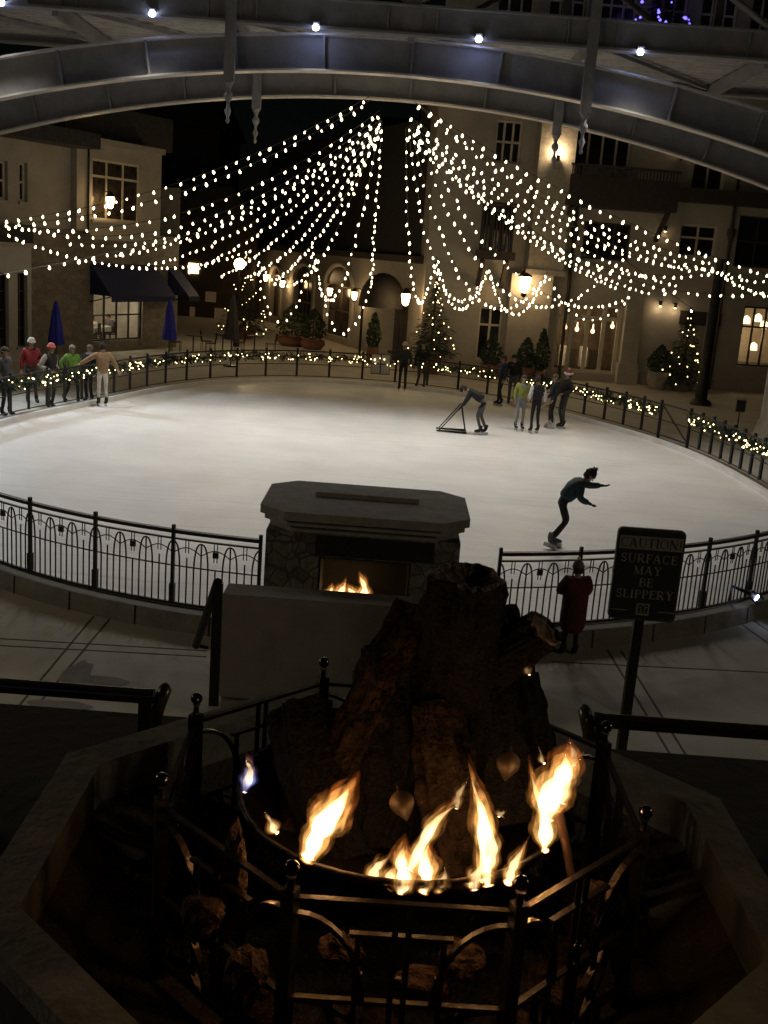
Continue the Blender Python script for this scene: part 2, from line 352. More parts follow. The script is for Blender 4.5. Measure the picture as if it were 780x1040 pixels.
# ------------------------------------------------------------------ rink fences
OFF = .23
def arch_fence(name, label, t0, t1, nb):
    root = thing(name, label, 'fence', rink(t0, OFF, .1), 0, 'iron railing round the rink')
    L0 = Vector(root.location)
    P = lambda t, z: rink(t, OFF, z) - L0
    n = nb * 8
    b = MB(); b.strip([P(t0 + (t1 - t0) * i / n, 1.13) for i in range(n + 1)], .07, .045, M['iron']); b.build('top_rail', root)
    b = MB(); b.strip([P(t0 + (t1 - t0) * i / n, 1.035) for i in range(n + 1)], .03, .022, M['iron']); b.build('upper_rail', root)
    b = MB(); b.strip([P(t0 + (t1 - t0) * i / n, .185) for i in range(n + 1)], .035, .03, M['iron']); b.build('bottom_rail', root)
    for i in range(nb + 1):
        t = t0 + (t1 - t0) * i / nb; p = P(t, 0); b = MB()
        b.box((p.x, p.y, .60), (.042, .042, 1.02), M['iron'], t); b.box((p.x, p.y, .22), (.064, .064, .24), M['iron'], t); b.build('post', root)
    for i in range(nb):
        a0, a1 = t0 + (t1 - t0) * i / nb, t0 + (t1 - t0) * (i + 1) / nb; b = MB()
        T = lambda f: a0 + (a1 - a0) * f
        b.strip([P(T(k / 8), .68) for k in range(9)], .014, .016, M['iron'])
        for k in range(1, 12):
            b.tube([P(T(k / 12), .19), P(T(k / 12), 1.0 if k % 4 == 0 else .80 if k % 4 == 2 and k != 6 else .68)], .0108, M['iron'], 5)
        for c in (0, 1 / 3, 2 / 3, 1):                    # pointed arches, half ones against the posts
            for sgn in (-1, 1):
                if 0 <= c + sgn * .05 <= 1: b.tube([P(T(c + sgn * .082 * math.cos(math.pi / 2 * j / 6) ** .8), .66 + .34 * math.sin(math.pi / 2 * j / 6)) for j in range(7)], .0115, M['iron'], 5, caps=False)
        for k in range(3):                                # flat segmental arches interlaced with them
            b.tube([P(T((k + j / 8) / 3), .845 + .085 * math.sin(math.pi * j / 8)) for j in range(9)], .0075, M['iron'], 5, caps=False)
        for c in (1 / 6, 1 / 2, 5 / 6):                   # double bars, the middle pair carrying a small block
            for d in (-.018, .018): b.tube([P(T(c + d), .78 if c == .5 else .86), P(T(c + d), 1.03)], .007, M['iron'], 5)
        q = P(T(.5), .78); b.box((q.x, q.y, .78), (.07, .03, .075), M['iron'], T(.5) + math.pi / 2)
        b.build('panel', root)
    return root
tL = rink_px(268, 620, .1); tR = rink_px(500, 640, .1)
arch_fence('iron_fence', 'black iron fence with pointed arches running left from the stone fireplace', tL, tL - R_(66), 13)
arch_fence('iron_fence', 'black iron fence with pointed arches running right from fireplace behind caution sign', tR, tR + R_(66), 13)
def rail_fence(label, t0, t1, nb):
    root = thing('rail_fence', label, 'fence', rink(t0, OFF, .1), 0, 'plain railing round the far side of the rink')
    L0 = Vector(root.location); P = lambda t, z: rink(t, OFF, z) - L0; n = nb * 3
    for z, r, nm in ((1.08, .028, 'top_rail'), (.62, .014, 'middle_rail'), (.2, .014, 'bottom_rail')):
        b = MB(); b.tube([P(t0 + (t1 - t0) * i / n, z) for i in range(n + 1)], r, M['iron'], 6); b.build(nm, root)
    for i in range(nb + 1):
        p = P(t0 + (t1 - t0) * i / nb, 0); b = MB(); b.box((p.x, p.y, .58), (.06, .06, 1.0), M['iron'], t0); b.build('post', root)
    return root
gA, gB = rink_px(657, 447, .05), rink_px(681, 457, .05)
tFL = R_(186)
rail_fence('long dark railing with lit garland along the far side of the ice', gA, tFL, 30)
rail_fence('short dark railing with lit garland at right beyond the gate', gB, R_(-26), 12)
g = thing('rink_gate', 'narrow dark gate with diagonal brace in the right side railing', 'gate', rink(gB, OFF, .1))
L0 = Vector(g.location); a = rink(gA, OFF, 0) - L0; bq = rink(gB, OFF, 0) - L0; a.z = bq.z = 0
for p in (a, bq):
    b = MB(); b.box((p.x, p.y, .55), (.08, .08, 1.1), M['iron']); b.build('gate_post', g)
b = MB(); up = Vector((0, 0, 1))
b.bar(a + up * 1.0, bq + up * 1.0, .04, .04, M['iron']); b.bar(a + up * .55, bq + up * .55, .03, .03, M['iron']); b.bar(a + up * .12, bq + up * .12, .04, .04, M['iron']); b.bar(a + up * 1.0, bq + up * .12, .03, .03, M['iron'])
b.build('gate_frame', g)

# small emissive bulb meshes shared by copies
def bulb_mesh(name, r, ln, m, neck=True):
    b = MB(); b.lathe([(r * .3, 0), (r * .5, -ln * .2), (r, -ln * .55), (r * .75, -ln * .85), (r * .15, -ln)], m, seg=7)
    o = b.build(name); me = o.data; bpy.data.objects.remove(o); return me
ME_BULB = bulb_mesh('bulb', .036, .108, M['bulb']); ME_FAIRY = bulb_mesh('fairy_light', .019, .038, M['fairy'])
ME_FAIRYB = bulb_mesh('fairy_light_blue', .05, .09, M['fairyblue'])
def garland(label, t0, t1, nl, z=1.02):
    root = thing('garland', label, 'garland', rink(t0, OFF, z), 0, 'evergreen garlands with fairy lights on the far railing'); L0 = Vector(root.location)
    n = max(8, int(abs(t1 - t0) * 60)); b = MB()
    P = lambda f: rink(t0 + (t1 - t0) * f, OFF - .02, z - .10 - .06 * abs(math.sin(f * n / 3 * math.pi))) - L0
    for i in range(n * 22):
        f = random.random(); c = P(f) + Vector((rnd(-.09, .09), rnd(-.09, .09), rnd(-.13, .13)))
        d = Vector((rnd(-1, 1), rnd(-1, 1), rnd(-1, 1))).normalized() * .10; e = d.cross(Vector((rnd(-1, 1), rnd(-1, 1), 1))).normalized() * .022
        b.add([c - d - e * .3, c - e, c + d, c + e], [(0, 1, 2, 3)], M['needle'])
    b.tube([P(i / n) for i in range(n + 1)], .03, M['needle'], 6)
    b.build('foliage', root, False)
    for i in range(nl):
        f = (int(random.random() * 9) + random.gauss(.5, .28)) / 9; f = min(1, max(0, f))
        p = P(f); q = (RC - L0 - p); q.z = 0; q.normalize()
        o = link('fairy_light', ME_FAIRY, root); o.location = p + Vector((0, 0, rnd(-.10, .14))) + q * rnd(.05, .13) + Vector((rnd(-.05, .05), -.05, 0)); o.scale = (1, 1, 1); s_ = rnd(.65, 1.15); o.scale = (s_, s_, s_)
tm1, tm2 = rink_px(262, 388), rink_px(455, 402)
garland('lit evergreen garland on railing behind the people at the left', tm1, tFL, 95)
garland('lit evergreen garland on railing at the back, by white notice', tm2, tm1, 80)
garland('lit evergreen garland on railing behind the group of skaters', gA, tm2, 85)
garland('lit evergreen garland on the railing right of the gate', R_(-14), gB, 60)
n = thing('notice', 'small white four-pane notice hung on the far railing', 'notice', at(385, 388, rink(rink_px(385, 391)).y - .05))
n.location = rink(rink_px(385, 391), .12, .45); b = MB()
for i in (-1, 1):
    for j in (0, 1): b.box((i * .17, -.02, .16 + j * .36), (.30, .02, .32), M['paper'])
b.build('sheet', n); b = MB(); b.box((0, 0, .34), (.68, .016, .74), M['iron']); b.build('backing', n)

# ------------------------------------------------------------------ stone fireplace at the rink edge
fy0, fy1 = 11.75, 13.45
zt = at(375, 526, fy0).z
xl, xr = at(267, 517, 12.3).x, at(476, 527, 12.3).x
FP = thing('stone_fireplace', 'low stone outdoor fireplace with grey chamfered cap at the rink edge', 'fireplace', ((xl + xr) / 2, (fy0 + fy1) / 2, G))
hw = (xr - xl) / 2; hd = (fy1 - fy0) / 2; ht = zt - G
def octo(a, d, ch): return [(-a + ch, -d), (a - ch, -d), (a, -d + ch), (a, d - ch), (a - ch, d), (-a + ch, d), (-a, d - ch), (-a, -d + ch)]
b = MB()
for z0, z1, k in ((ht - .10, ht, 0), (ht - .17, ht - .10, .05), (ht - .25, ht - .17, .11)): b.prism(octo(hw - k, hd - k, .30 - k * .3), z0, z1 - .0005, M['fpcap'])
b.build('cap', FP)
b = MB(); pts = [(-.62, -.10), (.62, -.10), (.5, .12), (-.5, .12)]
b.prism([(x, y + .15) for x, y in pts], ht, ht + .05, M['fpcap']); b.build('flue_lid', FP)
b = MB(); wb, db = hw - .10, hd - .10
ox0, ox1, oz0, oz1 = at(322, 600, fy0 + .1).x - FP.location.x, at(322, 600, fy0 + .1).x - FP.location.x + 1.05, .25, ht - .52
b.box(((-wb + ox0) / 2, 0, (ht - .25) / 2), (ox0 + wb, 2 * db, ht - .25), M['fpstone'])
b.box(((wb + ox1) / 2, 0, (ht - .25) / 2), (wb - ox1, 2 * db, ht - .25), M['fpstone'])
b.box(((ox0 + ox1) / 2, 0, (oz1 + ht - .25) / 2), (ox1 - ox0, 2 * db, ht - .25 - oz1), M['fpstone'])
b.box(((ox0 + ox1) / 2, 0, oz0 / 2), (ox1 - ox0, 2 * db, oz0), M['fpstone'])
b.box(((ox0 + ox1) / 2, db - .35, (oz0 + oz1) / 2), (ox1 - ox0, .7, oz1 - oz0), M['soot'])
b.build('stone_body', FP)
b = MB()
for x_ in (ox0 + .012, ox1 - .012): b.box((x_, -.24, (oz0 + oz1) / 2), (.02, 2 * db - .52, oz1 - oz0 - .006), M['soot'])
b.box(((ox0 + ox1) / 2, -.24, oz1 - .014), (ox1 - ox0 - .05, 2 * db - .52, .02), M['soot']); b.box(((ox0 + ox1) / 2 + .1, -db - .003, (oz1 + ht - .25) / 2), (ox1 - ox0 + .3, .004, ht - .25 - oz1 - .03), M['soot'])
b.build('firebox_lining', FP)
b = MB()
for k in range(7): x = ox0 + .12 + k * .14; b.bar((x, -.72, oz0), (x, -.72, oz0 + .42), .018, .018, M['iron'])
b.bar((ox0 + .05, -.72, oz0 + .12), (ox1 - .05, -.72, oz0 + .12), .02, .02, M['iron']); b.build('fire_grate', FP)
for (x0, x1, z, y) in ((.12, .62, .09, -.5), (.35, .95, .2, -.45), (.2, .8, .1, -.3)):
    b = MB(); b.tube([(ox0 + x0, y, oz0 + z), (ox0 + x1, y + .05, oz0 + z + .03)], .07, M['soot'], 8); o = b.build('firewood', FP)

def flame_mat(name, h, core, edge, dens, blue=.0, rag=0.):
    m = bpy.data.materials.new(name); m.use_nodes = True; N = m.node_tree.nodes; L = m.node_tree.links
    N.remove(N['Principled BSDF'])
    tc = N.new('ShaderNodeTexCoord'); sp = N.new('ShaderNodeSeparateXYZ'); L.new(tc.outputs['Object'], sp.inputs[0])
    mr = N.new('ShaderNodeMapRange'); mr.inputs['From Min'].default_value = 0; mr.inputs['From Max'].default_value = h
    L.new(sp.outputs['Z'], mr.inputs['Value'])
    rp = N.new('ShaderNodeValToRGB'); e = rp.color_ramp.elements
    e[0].position = 0; e[0].color = (*((.25, .3, 1.) if blue else core), 1); e[1].position = 1; e[1].color = (*edge, 1)
    k = rp.color_ramp.elements.new(.25 if blue else .55); k.color = (*core, 1)
    L.new(mr.outputs['Result'], rp.inputs['Fac'])
    nz = N.new('ShaderNodeTexNoise'); nz.inputs['Scale'].default_value = 40 if rag else 22; nz.inputs['Detail'].default_value = 3
    mp = N.new('ShaderNodeMapping'); mp.inputs['Scale'].default_value = (1.6, 1.6, .5); L.new(tc.outputs['Object'], mp.inputs[0]); L.new(mp.outputs[0], nz.inputs['Vector'])
    r2 = N.new('ShaderNodeMapRange'); r2.inputs['From Min'].default_value = .32 + .12 * rag; r2.inputs['From Max'].default_value = .62; r2.inputs['To Min'].default_value = .25 * (1 - rag); r2.inputs['To Max'].default_value = 1.
    L.new(nz.outputs['Fac'], r2.inputs['Value'])
    mu = N.new('ShaderNodeMath'); mu.operation = 'MULTIPLY'; mu.inputs[1].default_value = dens; L.new(r2.outputs['Result'], mu.inputs[0])
    em = N.new('ShaderNodeEmission'); L.new(rp.outputs['Color'], em.inputs['Color']); L.new(mu.outputs[0], em.inputs['Strength'])
    L.new(em.outputs[0], N['Material Output'].inputs['Volume'])
    return m
FM = {}
def flame(label, base, tip, wd, y, bend=0., dens=1., blue=0, group='gas flames in the fire pit', blunt=0., dy=.0):
    """tongue of burning gas: a tapering closed body rising from base to tip, orange outside with a white-hot core inside"""
    p0, p1 = at(*base, y), at(*tip, y + dy); ln = (p1 - p0).length; q = (p1 - p0).normalized().to_track_quat('Z', 'Y'); root = None
    for nm, kw, kl, core, edge, dn in (('flame', 1.45, 1.08, (.12, .2, 1.) if blue else (1., .36, .07), (1., .20, .03), 6 * dens), ('flame_body', 1.08, 1., (.5, .6, 1.) if blue else (1., .50, .14), (1., .36, .07), 30 * dens), ('flame_core', .66, .86, (1., .70, .34), (1., .58, .20), 130 * dens)):
        key = (nm, round(ln, 2), dn, blue)
        if key not in FM: FM[key] = flame_mat(nm + '_%d' % len(FM), ln, core, edge, dn, blue, {'flame': 1., 'flame_body': .8}.get(nm, 0.))
        b = MB(); n = 22; ph = base[0] * .37; pts = []; rr = []
        for i in range(n + 1):
            f = i / n; e_ = 1 - blunt
            prof = (.30 + .70 * math.sin(min(1, f / (.34 + .3 * blunt)) * math.pi / 2)) * (max(0, 1 - f ** (1.3 + 3 * blunt)) ** (1. - .45 * blunt)) * (1 + .20 * math.sin(f * 11 + ph) + .10 * math.sin(f * 23 + ph * 2))
            pts.append(Vector((bend * ln * math.sin(f * math.pi) * .5 + .30 * wd * math.sin(f * 7 + ph) * f, .2 * wd * math.sin(f * 6 + base[1]), ln * (.03 + f * kl)))); rr.append(max(.0003, wd * kw * prof))
        b.tube(pts, rr, FM[key], 14)
        o = b.build(nm, root)
        if root is None: root = o; o.location = p0; o.rotation_euler = q.to_euler(); tag(o, label, 'flame', group)
    return root
for i, (bs, tp, wd, lb) in enumerate([((334, 615), (336, 592), .05, 'small orange flame at left behind the stone fireplace grate'), ((346, 615), (349, 588), .06, 'second small orange flame behind the stone fireplace grate'), ((359, 615), (355, 592), .05, 'middle small orange flame behind the stone fireplace grate'), ((371, 614), (366, 581), .055, 'tallest orange flame at right behind the stone fireplace grate')]):
    flame(lb, bs, tp, wd * 1.9, 12.15, dens=.34, group='flames in the stone fireplace')
lamp('fireplace_glow', 'POINT', at(348, 600, 12.2), .3, (1, .42, .12), shadow_soft_size=.12)

# low wall, stair rail
x0, x1 = at(226, 610, 10.4).x, .35; zt_ = at(300, 609, 10.4).z
W_ = thing('low_wall', 'plain grey low wall standing in front of the stone fireplace', 'wall', ((x0 + x1) / 2, 10.6, G))
b = MB(); b.box((0, 0, (zt_ - G) / 2 + .14), (x1 - x0, .36, zt_ - G - .28), M['lowwall']); b.build('wall_slab', W_)
b = MB(); b.box((0, 0, .14), (x1 - x0 - .03, .30, .279), M['lowwall']); b.build('plinth', W_)
p_ = on(217, 716, G); sr = thing('stair_rail', 'dark metal rail post with sloping grip beside the low wall', 'handrail', p_)
ht_ = at(222, 592, p_.y).z - G
b = MB(); b.box((0, 0, ht_ / 2), (.10, .07, ht_), M['iron']); b.build('post', sr)
q_ = at(199, 656, p_.y + .55) - p_
b = MB(); b.tube([Vector((0, -.02, ht_ + .02)), Vector((-.01, .0, ht_)), q_, q_ + Vector((.0, .08, -.02)), q_ + Vector((.12, .1, -.05))], [.045, .05, .045, .03, .02], M['iron'], 8); b.build('grip', sr)

# handrails of the terrace steps
def handrail(label, pend, pfar, post_px, lean):
    y = 3.85; a, c = at(*pend, y), at(*pfar, y); c.z = a.z = (a.z + c.z) / 2
    r = thing('handrail', label, 'handrail', (a.x, a.y, TZ), 0, 'dark handrails flanking the fire pit'); o = Vector(r.location)
    sg = 1 if c.x > a.x else -1
    b = MB(); e = a - o; f = c + Vector((2.2 * sg, 0, 0)) - o
    b.tube([f, e + Vector((.05 * sg, 0, 0)), e + Vector((.012 * sg, .0, .004))], .029, M['rail'], 12); b.build('rail', r)
    b = MB(); k = e + Vector((-.005 * sg, 0, .0))
    b.tube([k + Vector((.01 * sg, -.02, -.12)), k + Vector((.0, -.01, -.05)), k + Vector((-.012 * sg, .0, .0)), k + Vector((-.02 * sg, .02, .03)), k + Vector((-.016 * sg, .03, .035))], [.02, .024, .026, .026, .018], M['rail'], 10); b.build('scroll_end', r)
    for dx in (.045, 1.5):
        b = MB(); b.box((e.x + dx * sg, 0, (a.z - TZ) / 2 - .01), (.05, .03, a.z - TZ - .02), M['rail']); b.build('post', r)
handrail('dark metal handrail entering from the left beside the fire pit', (160, 706), (0, 698), 0, 0)
handrail('dark metal handrail entering from the right below the caution sign', (600, 732), (780, 743), 0, 0)

# ------------------------------------------------------------------ fire pit
OC = Vector((.106, 2.867, 0)); OR, OPH, FZ = .692, 1.977, 3.336
def ov(i, r, z): a = OPH + i * math.pi / 4; return Vector((OC.x + r * math.cos(a), OC.y + r * math.sin(a), z))
b = MB(); CZ = 3.02
def oring(b, r0, r1, z0, z1, m):
    vs = []
    for i in range(8): vs += [ov(i, r0, z0), ov(i, r1, z1)]
    b.add(vs, [(2 * i, 2 * i + 1, (2 * i + 3) % 16, (2 * i + 2) % 16) for i in range(8)], m)
surround = thing('fire_pit_surround', 'octagonal low stone surround with pale coping round the fire pit', 'fire pit', (OC.x, OC.y, TZ))
def shifted(b, o): 
    L = o; b.v = [(v[0] - L.x, v[1] - L.y, v[2] - L.z) for v in b.v]
so = Vector(surround.location)
b = MB(); oring(b, 1.05, 1.05, 2.88, CZ, M['coping']); oring(b, 1.05, 1.185, CZ, CZ, M['coping']); oring(b, 1.185, 1.185, CZ, CZ - .07, M['coping']); oring(b, 1.185, 1.13, CZ - .07, CZ - .07, M['coping'])
shifted(b, so); b.build('coping', surround)
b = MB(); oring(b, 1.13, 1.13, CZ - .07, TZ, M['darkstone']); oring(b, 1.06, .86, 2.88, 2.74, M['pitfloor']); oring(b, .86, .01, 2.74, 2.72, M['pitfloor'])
shifted(b, so); b.build('basin', surround)
# iron fence round the fire
FF = thing('fire_pit_fence', 'octagonal black iron fence with ball finials round the log fire', 'fence', (OC.x, OC.y, 2.74)); fo = Vector(FF.location)
for i in range(8):
    p = ov(i, OR, 0) - fo; b = MB()
    b.box((p.x, p.y, .27), (.034, .034, .54), M['ironwarm'], OPH + i * math.pi / 4); po = b.build('post', FF)
    b = MB(); b.lathe([(.010, .54), (.008, .565), (.013, .57)], M['ironwarm'], (p.x, p.y, 0), 8); b.ball((p.x, p.y, .592), .019, M['finial'], 12); b.build('finial', po)
for i in range(8):
    a, c = ov(i, OR, 0) - fo, ov(i + 1, OR, 0) - fo; a.z = c.z = 0
    T = lambda f, z: a + (c - a) * f + Vector((0, 0, z)); b = MB()
    b.bar(T(.03, .515), T(.97, .515), .017, .011, M['ironwarm'])
    b.build('top_bar', FF); b = MB()
    b.bar(T(.27, .43), T(.73, .43), .016, .010, M['ironwarm']); b.bar(T(.03, .25), T(.97, .25), .016, .012, M['ironwarm']); b.bar(T(.03, .06), T(.97, .06), .016, .012, M['ironwarm'])
    for f, z1 in ((.31, .43), (.47, .508), (.53, .508), (.69, .43)): b.bar(T(f, .06), T(f, z1), .014, .014, M['ironwarm'])
    def curve(p, q, k0, k1):                                       # flat bar bent through a quarter circle
        pts = [T(k0 + (k1 - k0) * math.sin(j / 9 * math.pi / 2), p + (q - p) * (1 - math.cos(j / 9 * math.pi / 2))) for j in range(10)]
        for j in range(9): b.bar(pts[j], pts[j + 1] + (pts[j + 1] - pts[j]) * .04, .018, .011, M['ironwarm'])
    for s in (0, 1):
        g_ = lambda f: f if s == 0 else 1 - f
        curve(.475, .25, g_(.03), g_(.34)); curve(.25, .06, g_(.03), g_(.42)); curve(.06, .25, g_(.47), g_(.20))
    pn = b.build('panel', FF)
    q = T(.5, .29); b = MB(); b.lathe([(.012, 0), (.008, .02), (.008, .03)], M['ironwarm'], q + Vector((0, 0, .0)), 8); b.ball(q + Vector((0, -.022, .03)), .013, M['finial'], 10); b.build('finial', pn)
# burner bowl
bowl = MB(); bowl.lathe([(.10, -.26), (.30, -.20), (.44, -.06), (.475, 0), (.47, .012), (.455, .0), (.42, -.07), (.05, -.14)], M['ironwarm'], (0, 0, 0), 40)
bo = bowl.build('burner_bowl'); bo.location = (OC.x, OC.y + .02, at(400, 897, OC.y - .45).z); tag(bo, 'wide dark steel burner bowl holding the big charred logs', 'fire bowl')
b = MB(); b.lathe([(.06, 2.72), (.05, 3.0)], M['ironwarm'], (0, 0, 0), 10)
# logs
def log(label, a, ya, c, yc, r0, r1, cut=False, seed=0, group='charred logs stacked in the fire pit'):
    p0, p1 = at(*a, ya), at(*c, yc); ax = p1 - p0; ln = ax.length; n = max(20, int(ln * 90)); seg = 64; b = MB(); vs = []
    q = ax.to_track_quat('Z', 'Y').to_matrix()
    for i in range(n + 1):
        f = i / n; rr = r0 + (r1 - r0) * f
        for k in range(seg):
            an = 2 * math.pi * k / seg; d = Vector((math.cos(an), math.sin(an), 0)); pp = Vector((d.x * 1.4, d.y * 1.4, f * ln * 3.5)) + Vector((seed * 7.3, 0, seed))
            h = 1 + .20 * noise.noise(pp * 1.6) + .13 * noise.noise(Vector((d.x * 3.5, d.y * 3.5, f * ln * 14 + seed))) - .13 * (1 - abs(noise.noise(Vector((d.x * 4.5, d.y * 4.5, f * ln * 7 + seed * 3)))) * 3.2) * .5 + .07 * noise.noise(Vector((d.x * 11, d.y * 11, f * ln * 34 + seed)))
            bend = Vector((.025 * math.sin(f * 3 + seed), .02 * math.sin(f * 2.2 + seed * 2), 0))
            vs.append(q @ (d * rr * h + bend + Vector((0, 0, f * ln))))
    fs = [(i * seg + k, i * seg + (k + 1) % seg, (i + 1) * seg + (k + 1) % seg, (i + 1) * seg + k) for i in range(n) for k in range(seg)]
    bk_ = M['bark'] if seed in (2, 5) else M['char_unlit']  # brown only where firelight falls, near-black elsewhere: light put into the log colour
    b.add(vs, fs, bk_, False); b.add(vs[:seg], [tuple(range(seg))[::-1]], bk_)
    if not cut: b.add(vs[-seg:], [tuple(range(seg))], bk_)
    o = b.build('log'); o.location = p0; tag(o, label, 'log', group)
    if cut:
        b = MB(); cen = sum((Vector(v) for v in vs[-seg:]), Vector()) / seg; t = ax.normalized()
        rings = [(1., 0), (.9, .006), (.78, -.002), (.6, -.004), (.35, -.012), (.05, -.016)]; vv = []
        for s_, dz in rings: vv += [cen + (Vector(v) - cen) * s_ + t * dz for v in vs[-seg:]]
        b.add(vv, [(i * seg + k, i * seg + (k + 1) % seg, (i + 1) * seg + (k + 1) % seg, (i + 1) * seg + k) for i in range(len(rings) - 1) for k in range(seg)], M['cutwood']); b.build('cut_end', o)
    return o
log('tallest upright charred log whose cut end tops the stack', (425, 890), 3.08, (478, 583), 2.97, .13, .108, True, 1)
log('charred log leaning inward along the left side of the stack', (315, 850), 2.85, (418, 615), 3.12, .125, .075, False, 2)
log('charred log leaning inward on the right side of the stack', (535, 850), 2.95, (490, 620), 3.22, .115, .085, False, 3)
log('short charred stub log jutting out to the right near the top', (470, 700), 3.08, (548, 637), 2.98, .085, .062, True, 4)
log('front log with lit bark standing between the flames', (470, 900), 2.66, (452, 715), 2.95, .10, .075, False, 5)
log('thick blackened log lying at lower left', (352, 880), 2.74, (304, 722), 3.05, .105, .095, False, 6)
log('thick charred log filling the middle behind the others', (420, 800), 3.15, (440, 630), 3.30, .15, .10, False, 7)
log('charred log at the right rear behind the torch flame', (560, 850), 3.05, (520, 690), 3.2, .10, .08, False, 8)
log('charred log wedged upright between left and middle logs', (385, 860), 2.82, (395, 660), 3.1, .12, .10, False, 9)
log('broad charred log at right of middle, under the stub', (505, 840), 2.84, (470, 660), 3.1, .11, .095, False, 10)
# bronze leaf ornaments
def leaf(label, px, py, y, s, rot):
    p = at(px, py, y); b = MB(); vs = []; n = 9
    for i in range(n):
        f = i / (n - 1); w_ = .42 * math.sin(math.pi * f ** .8) * (1 - .25 * f) + .01
        for k in (-1, -.5, 0, .5, 1): vs.append((w_ * k, -.22 * (1 - k * k) * math.sin(math.pi * f) - .02, (.5 - f)))
    fs = [(i * 5 + k, i * 5 + k + 1, (i + 1) * 5 + k + 1, (i + 1) * 5 + k) for i in range(n - 1) for k in range(4)]
    vs = [Vector(v) * s for v in vs]; bk = [v + Vector((0, .006, 0)) for v in vs]
    b.add(vs, fs, M['bronze'], True); b.add(bk, [f[::-1] for f in fs], M['bronze'], True)
    b.tube([(0, .004, .48 * s), (0, .012, .62 * s)], .003, M['bronze'], 6)
    o = b.build('leaf_ornament'); o.location = p; o.rotation_euler = (R_(-15), R_(rot), R_(5)); tag(o, label, 'leaf ornament', 'bronze leaf ornaments on the logs')
leaf('bronze leaf ornament hanging low in the middle of the logs', 409, 818, 2.58, .085, -20)
leaf('bronze leaf ornament hanging at right beside the tall flame', 516, 778, 2.72, .085, 10)
def bark_chip(): pass
# gas torch pipe on the right, rocks
b = MB(); p0, p1 = at(581, 895, 2.62), at(566, 822, 2.66)
b.tube([p0 - p0, (p1 - p0) * .5 + Vector((.004, 0, 0)), p1 - p0], [.011, .012, .015], M['rustpipe'], 8); o = b.build('burner_pipe'); o.location = p0; tag(o, 'rusty upright gas pipe under the right hand flame', 'pipe')
def rock(label, c, s, seed):
    bm = bmesh.new(); bmesh.ops.create_icosphere(bm, subdivisions=3, radius=1)
    for v in bm.verts:
        d = v.co.normalized(); h = 1 + .35 * noise.noise(d * 1.4 + Vector((seed * 3.1, 0, 0))) + .13 * noise.noise(d * 4 + Vector((0, seed, 0)))
        v.co = Vector((d.x * s[0], d.y * s[1], d.z * s[2])) * h
    me = bpy.data.meshes.new('rock'); bm.to_mesh(me); bm.free(); me.materials.append(M['rock'])
    o = link('rock', me); o.location = c; o.rotation_euler = (0, 0, seed * 1.7); tag(o, label, 'rock', 'lava rocks around the fire bowl'); return o
names = []
for i in range(36):
    a = OPH + R_(22 + 360 * i / 36) + rnd(-.06, .06); rr = rnd(.48, .62); s = rnd(.035, .065)
    d = Vector((math.cos(a), math.sin(a), 0)); where = 'right' if d.x > .35 else 'left' if d.x < -.35 else 'middle'
    dep = 'front' if d.y < -.3 else 'back' if d.y > .3 else 'side'
    rock('brown lava rock among the %s %s rocks inside the iron fence' % (dep, where), Vector((OC.x, OC.y, 2.76 + s * .5)) + d * rr, (s * 1.2, s, s * rnd(.8, 1.3)), i + 1)
for i, (px, py, y, s) in enumerate([(238, 885, 2.42, (.032, .03, .13)), (205, 930, 2.36, (.055, .05, .05)), (250, 985, 2.27, (.05, .05, .055)), (345, 965, 2.34, (.06, .05, .04)), (470, 975, 2.34, (.06, .05, .04)), (605, 910, 2.6, (.045, .045, .045)), (430, 1000, 2.3, (.07, .05, .035))]):
    rock(['tall upright brown rock lit orange at left of the bowl', 'round brown rock low behind the left fence panel', 'rough brown rock behind the front left fence corner', 'flat brown rock lit behind the left half of the front panel', 'flat brown rock lit behind the right half of the front panel', 'small brown rock at the right behind the torch pipe', 'wide flat rock at bottom centre behind the front panel'][i], at(px, py, y), s, 40 + i)
# flames
flame('small bluish white flame high at the far left of the logs', (250, 806), (252, 768), .022, 2.72, .55, .5, 1)
flame('tiny bright flame low at left of the logs', (283, 846), (268, 824), .017, 2.5, .2, .8)
flame('broad slanting flame licking up the left log', (308, 872), (357, 792), .042, 2.46, -.22, 1., 0, blunt=.6)
flame('low wide flame at bottom middle, left of three', (374, 897), (396, 866), .026, 2.44, .1, .7)
flame('short upright flame at bottom middle in front of the bark', (406, 908), (412, 852), .032, 2.43, -.1, 1., blunt=.3)
flame('second short upright flame at bottom middle', (429, 908), (436, 856), .030, 2.43, .1, 1., blunt=.3)
flame('leaning flame rising from bottom middle to the right', (412, 884), (468, 810), .030, 2.47, .22, .9)
flame('tallest pointed flame right of the middle', (499, 903), (479, 776), .035, 2.46, -.24, 1.)
flame('middle flame tongue beside the tallest flame', (496, 885), (502, 828), .026, 2.45, .2, .8)
flame('small pointed flame at right of the tallest flame', (513, 897), (535, 852), .024, 2.45, -.15, .9)
flame('low flicker joining the two short flames at bottom middle', (392, 902), (402, 880), .030, 2.44, .2, .6)
flame('low flicker right of the short flames at bottom middle', (446, 905), (452, 880), .026, 2.45, -.2, .55)
flame('low flicker at the foot of the tallest flame', (482, 905), (488, 872), .026, 2.45, .2, .6)
flame('wisp of flame above the leaning middle flame', (462, 822), (474, 792), .016, 2.49, .3, .35)
flame('wisp of flame above the torch flame', (584, 778), (580, 752), .016, 2.62, -.3, .3)
flame('large torch flame at right above the rusty pipe', (558, 836), (576, 758), .050, 2.60, .2, .7, blunt=.35)
flame('left tongue of the torch flame at right', (556, 866), (541, 776), .032, 2.58, .16, .8)
flame('right hand lick of the torch flame', (566, 815), (590, 766), .034, 2.62, .1, .45)
flame('little flame floating above the right torch flame', (553, 776), (546, 758), .010, 2.65, .3, .4)
